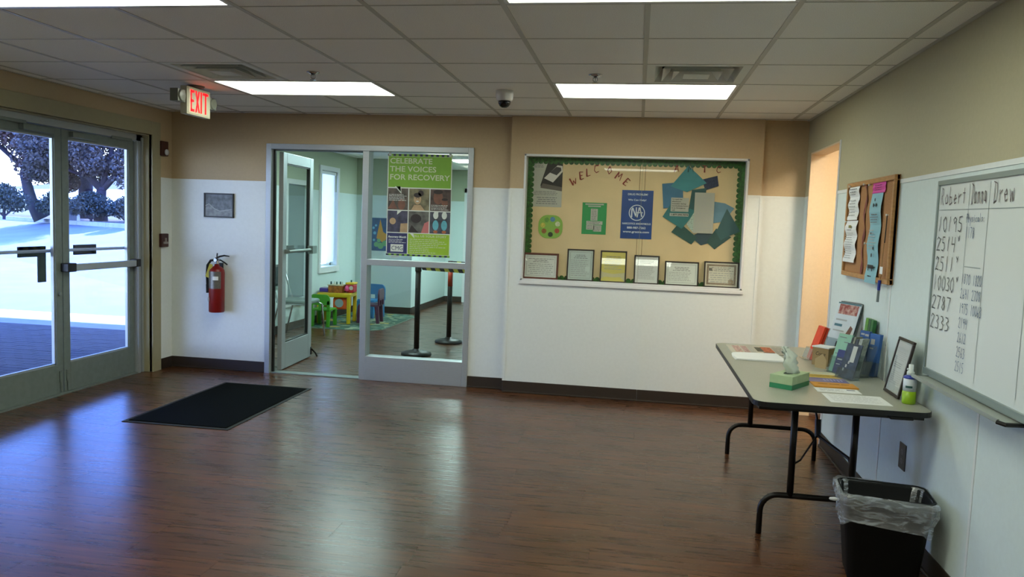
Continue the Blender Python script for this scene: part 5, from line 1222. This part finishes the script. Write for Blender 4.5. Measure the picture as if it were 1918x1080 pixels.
# toys
t = thing('purple_toy_box', (-4.325, 10.42, .438), 'purple toy tray at the left end of the yellow table', 'toy')
b = MB(); b.box(-.06, .07, -.09, .09, 0, .055); b.build('tray', mat('toy_purple', '4a3490', .4), t, bevel=.01)
b = MB(); b.box(-.05, .06, -.08, .08, .055, .062); b.build('tray_cover', mat('toy_lilac', '8f8ca8', .4), t)
t = thing('activity_cube', (-4.145, 10.40, .438), 'wooden activity box with small figures on top', 'toy')
b = MB(); b.box(-.10, .10, -.09, .09, 0, .10); b.build('box_body', mat('toy_wood_orange', '9a5a24', .5, var=.4, scale=22), t, bevel=.004)
b = MB(); b.box(-.108, .108, -.10, .10, .10, .112); b.build('box_top', mat('toy_cream', 'c2b89a', .5), t)
for i in range(5):
    b = MB(); b.lathe([(0, 0), (.011, 0), (.009, .02), (.011, .03), (.007, .04), (0, .042)], 12, (-.08 + i * .042, -.03 + .03 * (i % 2), .112)); b.build('peg_figure', mat('peg_%d' % (i % 3), ['14303a', 'c8c8b8', '1c4a40'][i % 3], .4), t, smooth=True)
t = thing('toy_house', (-3.965, 10.47, .438), 'red and yellow toy house at the right end of the table', 'toy')
b = MB(); b.box(-.055, .06, -.08, .08, 0, .12); b.build('house_body', mat('toy_red', 'b42a3a', .4, var=.1), t, bevel=.02)
b = MB(); b.box(-.06, .065, -.085, .085, .115, .145); b.build('house_roof', mat('toy_roof_yellow', 'd8b42a', .4), t, bevel=.012)
b = MB(); b.lathe([(0, 0), (.03, 0), (.028, .006), (0, .008)], 16, (.03, -.088, .07), 'y'); b.build('house_dial', mat('toy_dial', 'c0b8b0', .4), t)
b = MB(); b.lathe([(0, 0), (.035, .01), (.03, .05), (.02, .075), (0, .085)], 14, (-.03, -.10, .02)); b.build('pink_character', mat('toy_pink', 'd24a86', .4), t, smooth=True)
b = MB(); b.tube([(.0, 0, .145), (.0, 0, .175)], .012, 8); b.build('chimney', mat('toy_teal_dark', '2a5a60', .4), t)
# stacking chair
t = thing('stacking_chair', TR(-4.10, 9.02, 0, PI / 2 + PI), 'chrome stacking chair with grey padded seat behind the open glass door', 'chair')
t.matrix_world = TR(-4.10, 9.02, 0, PI / 2)    # local -y faces the room (+X)
vin = mat('grey_vinyl', '6a7a76', .35)
b = MB(); P = []; b.prism([(x * 1.0, y) for x, y in rr3(.22, .21, .07)], .425, .47); b.build('seat', vin, t, bevel=.015, smooth=False)
b = MB(); P = []
for j in range(9):
    z = .62 + .26 * j / 8; hw = .20 - .03 * abs(j - 4) / 4
    for i in range(9): x = -hw + 2 * hw * i / 8; P.append((x, .255 + .02 * (j / 8) - .03 * (1 - (x / .2) ** 2) * -1, z))
b.add(P, [(j * 9 + i, j * 9 + i + 1, (j + 1) * 9 + i + 1, (j + 1) * 9 + i) for j in range(8) for i in range(8)]); b.build('backrest', mat('dark_vinyl', '1f2a2c', .5), t, solid=.02, smooth=True)
for sx in (-1, 1):
    b = MB(); b.tube([(sx * .21, -.26, 0), (sx * .215, -.22, .40), (sx * .21, -.16, .425), (sx * .21, .14, .425)], .011, 10); b.build('front_leg', M_chrome, t, smooth=True)
    b = MB(); b.tube([(sx * .22, .26, 0), (sx * .21, .16, .42), (sx * .20, .22, .60), (sx * .19, .275, .84)], .011, 10); b.build('rear_leg', M_chrome, t, smooth=True)
# poster on far playroom wall (generic)
t = thing('playroom_poster', TR(-4.166, 11.85, .985), 'colourful children poster on the playroom far wall', 'poster')
b = MB(); b.box(0, .48, 0, .002, 0, .52); b.build('poster_sheet', mat('kid_poster_blue', '2c5a8c', .6, var=.4, scale=9, tint='1f4a70'), t)
b = MB(); b.poly([(.08, .2), (.14, .5), (.19, .3), (.27, .25), (.2, .12)], -.001); b.build('orange_shape', mat('kid_orange', 'c89038', .6), t)
b = MB(); 
for x, z, r_ in [(.08, .1, .04), (.15, .08, .05), (.22, .12, .045), (.12, .16, .03)]: b.disc(x, z, r_, -.002, 14)
b.build('green_dots', mat('kid_green', '6aa878', .6), t)
b = MB()
for x, z, r_ in [(.03, .36, .02), (.07, .40, .018), (.05, .28, .025), (.04, .17, .02)]: b.disc(x, z, r_, -.002, 12)
b.build('blue_dots', mat('kid_sky', '6ab0d0', .6), t)
# stanchions
def stanchion(x, y, lb, red=False):
    t = thing('stanchion', (x, y, 0), lb, 'stanchion', 'belt stanchions in the passage')
    b = MB(); b.lathe([(0, 0), (.165, 0), (.17, .012), (.165, .03), (.11, .048), (.05, .058), (.034, .075)], 36); b.build('base', M_black, t, smooth=True)
    b = MB(); b.lathe([(.03, .06), (.03, .95), (0, .952)], 20); b.build('post', M_black, t, smooth=True)
    b = MB(); b.lathe([(.034, .93), (.036, .94), (.036, 1.0), (.03, 1.012), (0, 1.014)], 20); b.build('belt_head', mat('belt_head_maroon', '2c1620', .5) if red else M_black, t, smooth=True)
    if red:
        b = MB(); b.lathe([(.0305, .70), (.0305, .925)], 20); b.build('red_reflection', mat('reflection_red', 'a83214', .45, var=.15, scale=8), t, smooth=True)  # red band paints in a reflection from the partition glass
    return t
s1 = stanchion(-2.365, 8.28, 'black stanchion nearest the glass partition')
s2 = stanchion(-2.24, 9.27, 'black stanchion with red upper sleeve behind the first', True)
s3 = stanchion(-2.06, 10.62, 'third stanchion, only its base edge visible at the glass frame')
def belt(par, a_, c_, lb):
    a_, c_ = Vector(a_), Vector(c_); L = (c_ - a_).length; n = max(4, int(L / .055)); d = (c_ - a_)
    for k, (cc) in enumerate(['0e0f10', 'b8b03a']):
        b = MB()
        for i in range(n):
            if i % 2 != k: continue
            p0, p1 = a_ + d * (i / n), a_ + d * ((i + 1) / n); s_ = .03 * d.normalized()
            b.quad(tuple(p0 - s_ * .5 + Vector((0, 0, .025))), tuple(p0 + s_ * .5 - Vector((0, 0, .025))), tuple(p1 + s_ * .5 - Vector((0, 0, .025))), tuple(p1 - s_ * .5 + Vector((0, 0, .025))))
        b.build('belt_stripes', mat('belt_%d' % k, cc, .6), par, solid=.001)
belt(s1, (.035, 0, .975), (1.25, -.35, .965), '')
belt(s2, (.035, 0, .985), (1.2, -.2, .96), '')

# lights of the rooms beyond (real panels, mostly out of sight)
def panel_room(x, y, w, d, st, lb, col, nm):
    t = thing('ceiling_light', (x, y, H), lb, 'ceiling light')
    b = MB(); b.box(-w / 2 - .03, w / 2 + .03, -d / 2 - .03, d / 2 + .03, -.004, .0); b.build('fixture_frame', M_white, t)
    b = MB(); b.box(-w / 2, w / 2, -d / 2, d / 2, -.008, -.004); b.build('diffuser', mat(nm, col, .5, emit=st), t)
panel_room(-2.9, 8.4, 1.15, .55, LAMP_PLAY, 'lit ceiling panel of the playroom, hidden above the glass door', 'dafffa', 'play_diffuser')
panel_room(-2.3, 11.9, 1.15, .55, LAMP_PLAY * 1.6, 'lit ceiling panel over the passage beyond the stanchions', 'dafffa', 'passage_diffuser')
panel_room(1.95, 5.6, .35, .6, LAMP_HALL, 'lit ceiling panel of the hall beyond the right doorway', 'ffefd6', 'hall_diffuser')
b = MB(); b.box(XR + .115, 2.6, YF, 6.9, H, H + .05); struct('ceiling', b, M_white, 'ceiling of the hall beyond the right doorway', 'ceiling')

# ------------------------------------------------------------------ outdoors
M_lot = mat('asphalt_lot', '565d6a', .75, var=.12, scale=1.2, stretch=(1, 1, 1))
M_conc = mat('concrete_kerb', '84888c', .8, var=.08, scale=6)
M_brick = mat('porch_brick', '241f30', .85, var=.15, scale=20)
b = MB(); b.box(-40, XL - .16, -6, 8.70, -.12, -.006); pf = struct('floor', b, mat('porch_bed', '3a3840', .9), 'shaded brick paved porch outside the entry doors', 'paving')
# pavers laid in running bond, near field as single parts
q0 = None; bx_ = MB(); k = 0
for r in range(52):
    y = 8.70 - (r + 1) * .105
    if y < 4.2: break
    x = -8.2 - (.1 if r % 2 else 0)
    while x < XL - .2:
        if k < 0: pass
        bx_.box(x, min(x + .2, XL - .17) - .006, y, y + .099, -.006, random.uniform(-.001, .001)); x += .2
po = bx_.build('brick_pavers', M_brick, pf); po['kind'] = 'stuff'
b = MB(); b.box(-40, XL - .16, 8.70, 9.52, -.12, 0); struct('floor', b, M_conc, 'concrete walk between porch bricks and parking lot', 'paving')
b = MB(); b.box(-40, XL - 2.7, 9.52, 9.80, -.15, .0); b.add([(XL - 2.7, 9.52, 0), (XL - .16, 9.52, 0), (XL - .16, 9.9, 0), (XL - 2.4, 9.9, 0), (XL - 2.7, 9.8, 0)], [(0, 1, 2, 3, 4)]); struct('trim_10', b, mat('kerb_white', 'd8dcdc', .8), 'pale kerb edge where sun meets the porch shade', 'kerb')
# lot
b = MB(); b.add([(-60, 9.8, -.02), (XL - .16, 9.8, -.02), (-10, 20.2, .84), (-14, 22.4, .84), (-32, 33, .84), (-70, 55, .84)], [(0, 1, 2, 3, 4, 5)])
struct('floor', b, M_lot, 'sunlit pale parking lot outside the doors', 'parking lot')
Kd = Vector((.86, -.5, 0)).normalized(); Kn = Vector((.5, .86, 0)); K0 = Vector((-24, 28.1, 0))
def strip(s0, z0, s1, z1, name, m, lb, cat, kind='structure', L=60):
    b = MB(); A_, B_ = K0 + Kd * 25 + Kn * s0, K0 - Kd * L + Kn * s0; A2, B2 = K0 + Kd * 25 + Kn * s1, K0 - Kd * L + Kn * s1
    b.quad((A_.x, A_.y, z0), (A2.x, A2.y, z1), (B2.x, B2.y, z1), (B_.x, B_.y, z0)); return struct(name, b, m, lb, cat)
b = MB()
for i in range(28):
    p = K0 - Kd * 45 + Kd * i * 2.44; q = p + Kd * 2.42; w_ = Kn * .18
    b.add([(v.x, v.y, z) for z in (.7, .98) for v in (p, q, q + w_, p + w_)], [(3, 2, 1, 0), (4, 5, 6, 7), (0, 1, 5, 4), (1, 2, 6, 5), (2, 3, 7, 6), (3, 0, 4, 7)])
struct('trim_11', b, M_conc, 'concrete kerb at the far side of the parking lot', 'kerb')
strip(.18, .97, 2.2, 1.03, 'floor', mat('mulch', '3a2c2c', .95, var=.3, scale=6), 'dark mulch bed behind the far kerb', 'ground')
strip(2.2, 1.03, 9, 1.75, 'floor', mat('winter_grass', '4c4a34', .9, var=.15, scale=3), 'dry grass strip behind the trees', 'grass')
strip(9, 1.75, 16, 3.0, 'floor', mat('pale_road', 'c8ccd0', .8, var=.04), 'bright pale road beyond the grass', 'road')
strip(16, 3.0, 60, 9.5, 'floor', mat('far_field', '3e3a3a', .95, var=.25, scale=.6), 'dull brown hillside beyond the road', 'hill')
# canopy over the porch (out of sight, casts the shade)
b = MB(); b.box(-13, XL - .16, -4, 11.75, 3.35, 3.5); struct('ceiling', b, mat('canopy_paint', '8c877a', .7), 'porch roof outside the entry doors, above the view', 'porch roof')
b = MB(); b.box(-4.66, XL - .16, -8, 14.2, 0, .0 + .001); 
# building outer walls above/around so no light leaks
barkm = mat('tree_bark', '2b2430', .95, var=.25, scale=8, bump=.5)
def leaves(name, m, par, pts, n, size, sq=1.0):
    b = MB()
    for i in range(n):
        c_, r_ = random.choice(pts); d = Vector((random.gauss(0, 1), random.gauss(0, 1), random.gauss(0, 1))).normalized() * (r_ * random.random() ** .45)
        p = Vector(c_) + Vector((d.x, d.y, d.z * sq)); a_ = Vector((random.gauss(0, 1), random.gauss(0, 1), random.gauss(0, 1))).normalized(); e_ = a_.orthogonal().normalized(); s_ = size * random.uniform(.6, 1.3)
        b.add([tuple(p - a_ * s_), tuple(p + e_ * s_ * .5), tuple(p + a_ * s_), tuple(p - e_ * s_ * .5)], [(0, 1, 2, 3)])
    o = b.build(name, m, par); return o
lf1 = mat('olive_leaf', '372f2c', .6, var=.3, scale=2); lf2 = mat('shrub_leaf', '1a211c', .6, var=.3, scale=6); lf3 = mat('rust_leaf', '4a3630', .6, var=.3, scale=2)
def tree(x, y, z, trunk, crown, n, size, lm, lb):
    t = thing('tree', (x, y, z), lb, 'tree', 'trees beyond the parking lot')
    b = MB()
    for path, rad in trunk: b.tube(path, rad, 9)
    b.build('trunk', barkm, t, smooth=True)
    o = leaves('foliage', lm, t, crown, n, size); return t
def crown(a0, a1, z0, z1, r, n, k):
    rg = random.Random(k); P = []
    for i in range(n):
        d = rg.uniform(a0, a1); w_ = rg.uniform(-1, 1); P.append(((.77 * d - .64 * w_, .64 * d + .77 * w_, rg.uniform(z0, z1)), r * rg.uniform(.6, 1.1)))
    return P
tree(-23.6, 27.2, 1.0, [([(.35, .3, 0), (.05, .05, .7), (-.1, -.1, 1.7), (0, 0, 2.6), (.1, .1, 4.5)], [.36, .22, .17, .14, .07]), ([(-.08, -.05, 1.9), (-.7, -.6, 2.7), (-1.2, -1.1, 3.6)], [.11, .08, .04]), ([(0, 0, 2.2), (.7, .7, 3.0), (1.5, 1.4, 3.5)], [.11, .08, .04]), ([(0, 0, 2.6), (.5, .3, 3.6), (.9, .6, 4.6)], [.1, .07, .03])],
     crown(-2.6, 2.2, 2.2, 5.2, .95, 26, 3) + [((1.0, .9, 1.5), .45), ((-1.4, -1.1, 1.6), .5)], 52000, .075, lf3, 'leafy tree with leaning trunk seen through the left door pane')
tree(-20.45, 27.15, 1.0, [([(.0, 0, 0), (0, 0, .8), (.05, 0, 1.3)], [.26, .19, .17]), ([(.05, 0, 1.2), (-.6, -.5, 2.1), (-1.3, -1.0, 3.2)], [.15, .1, .05]), ([(.05, 0, 1.2), (.5, .4, 1.9), (1.6, 1.2, 2.25), (2.4, 1.8, 2.4)], [.15, .11, .08, .04]), ([(.05, 0, 1.3), (.3, .2, 2.6), (.3, .2, 4.2)], [.12, .08, .04]), ([(-.2, -.2, 1.6), (-.9, -.7, 1.9), (-1.5, -1.2, 2.3)], [.08, .05, .03])],
     crown(-2.0, 3.0, 2.0, 5.2, .9, 28, 5) + [((1.2, .9, 1.45), .3), ((1.9, 1.4, 1.35), .35), ((-1.6, -1.3, 1.9), .5)], 52000, .07, lf1, 'low forking tree seen through the right door pane')
tree(-23.3, 30.0, 1.0, [([(0, 0, 0), (0, 0, 3), (.05, 0, 6), (0, 0, 8)], [.30, .26, .22, .12]), ([(0, 0, 5), (1.2, .6, 7)], [.1, .05]), ([(0, 0, 5.5), (-1.3, -.5, 7.5)], [.1, .05])],
     crown(-1.2, 1.2, 3.4, 7.8, 1.1, 12, 9), 20000, .11, lf1, 'tall straight trunked tree between the two door panes')
def shrub(x, y, z, r_, h, n, lb):
    t = thing('shrub', (x, y, z), lb, 'shrub', 'clipped shrubs along the far kerb')
    b = MB(); b.tube([(0, 0, 0), (.02, 0, h * .5)], .05, 6); b.tube([(0, 0, .1), (r_ * .5, r_ * .4, h * .5)], .03, 6); b.tube([(0, 0, .1), (-r_ * .5, -r_ * .4, h * .5)], .03, 6); b.build('stem', barkm, t)
    leaves('foliage', lf2, t, [((0, 0, h * .55), r_ * .85), ((r_ * .35, r_ * .3, h * .5), r_ * .6), ((-r_ * .35, -r_ * .3, h * .5), r_ * .6), ((0, 0, h * .75), r_ * .5)], n, .05, sq=h / (2 * r_) * 1.0)
shrub(-22.9, 25.2, .95, .85, 1.35, 4200, 'rounded dark shrub at the left edge of the left pane')
shrub(-21.65, 26.2, .95, .62, 1.15, 2600, 'small dark shrub right of the leaning trunk')
shrub(-20.1, 26.15, .95, .92, 1.15, 4800, 'wide clipped shrub in front of the low forking tree')
shrub(-18.55, 25.95, .95, .6, 1.0, 2600, 'dark shrub cut by the right door stile')
t = thing('ground_sign', TR(-21.2, 26.6, .97, .64), 'small dark signboard on the ground between the door panes', 'sign')
b = MB(); b.box(-.22, .12, 0, .04, .0, .62); b.build('sign_panel', mat('sign_slate', '4c5460', .7), t)
b = MB(); b.add([(.12, 0, 0), (.24, 0, 0), (.18, 0, .62), (.14, 0, .62), (.12, .04, 0), (.24, .04, 0), (.18, .04, .62), (.14, .04, .62)], [(0, 1, 2, 3), (7, 6, 5, 4), (0, 4, 5, 1), (1, 5, 6, 2), (2, 6, 7, 3), (3, 7, 4, 0)]); b.build('sign_edge', mat('sign_pale', 'b8bcc4', .7), t)
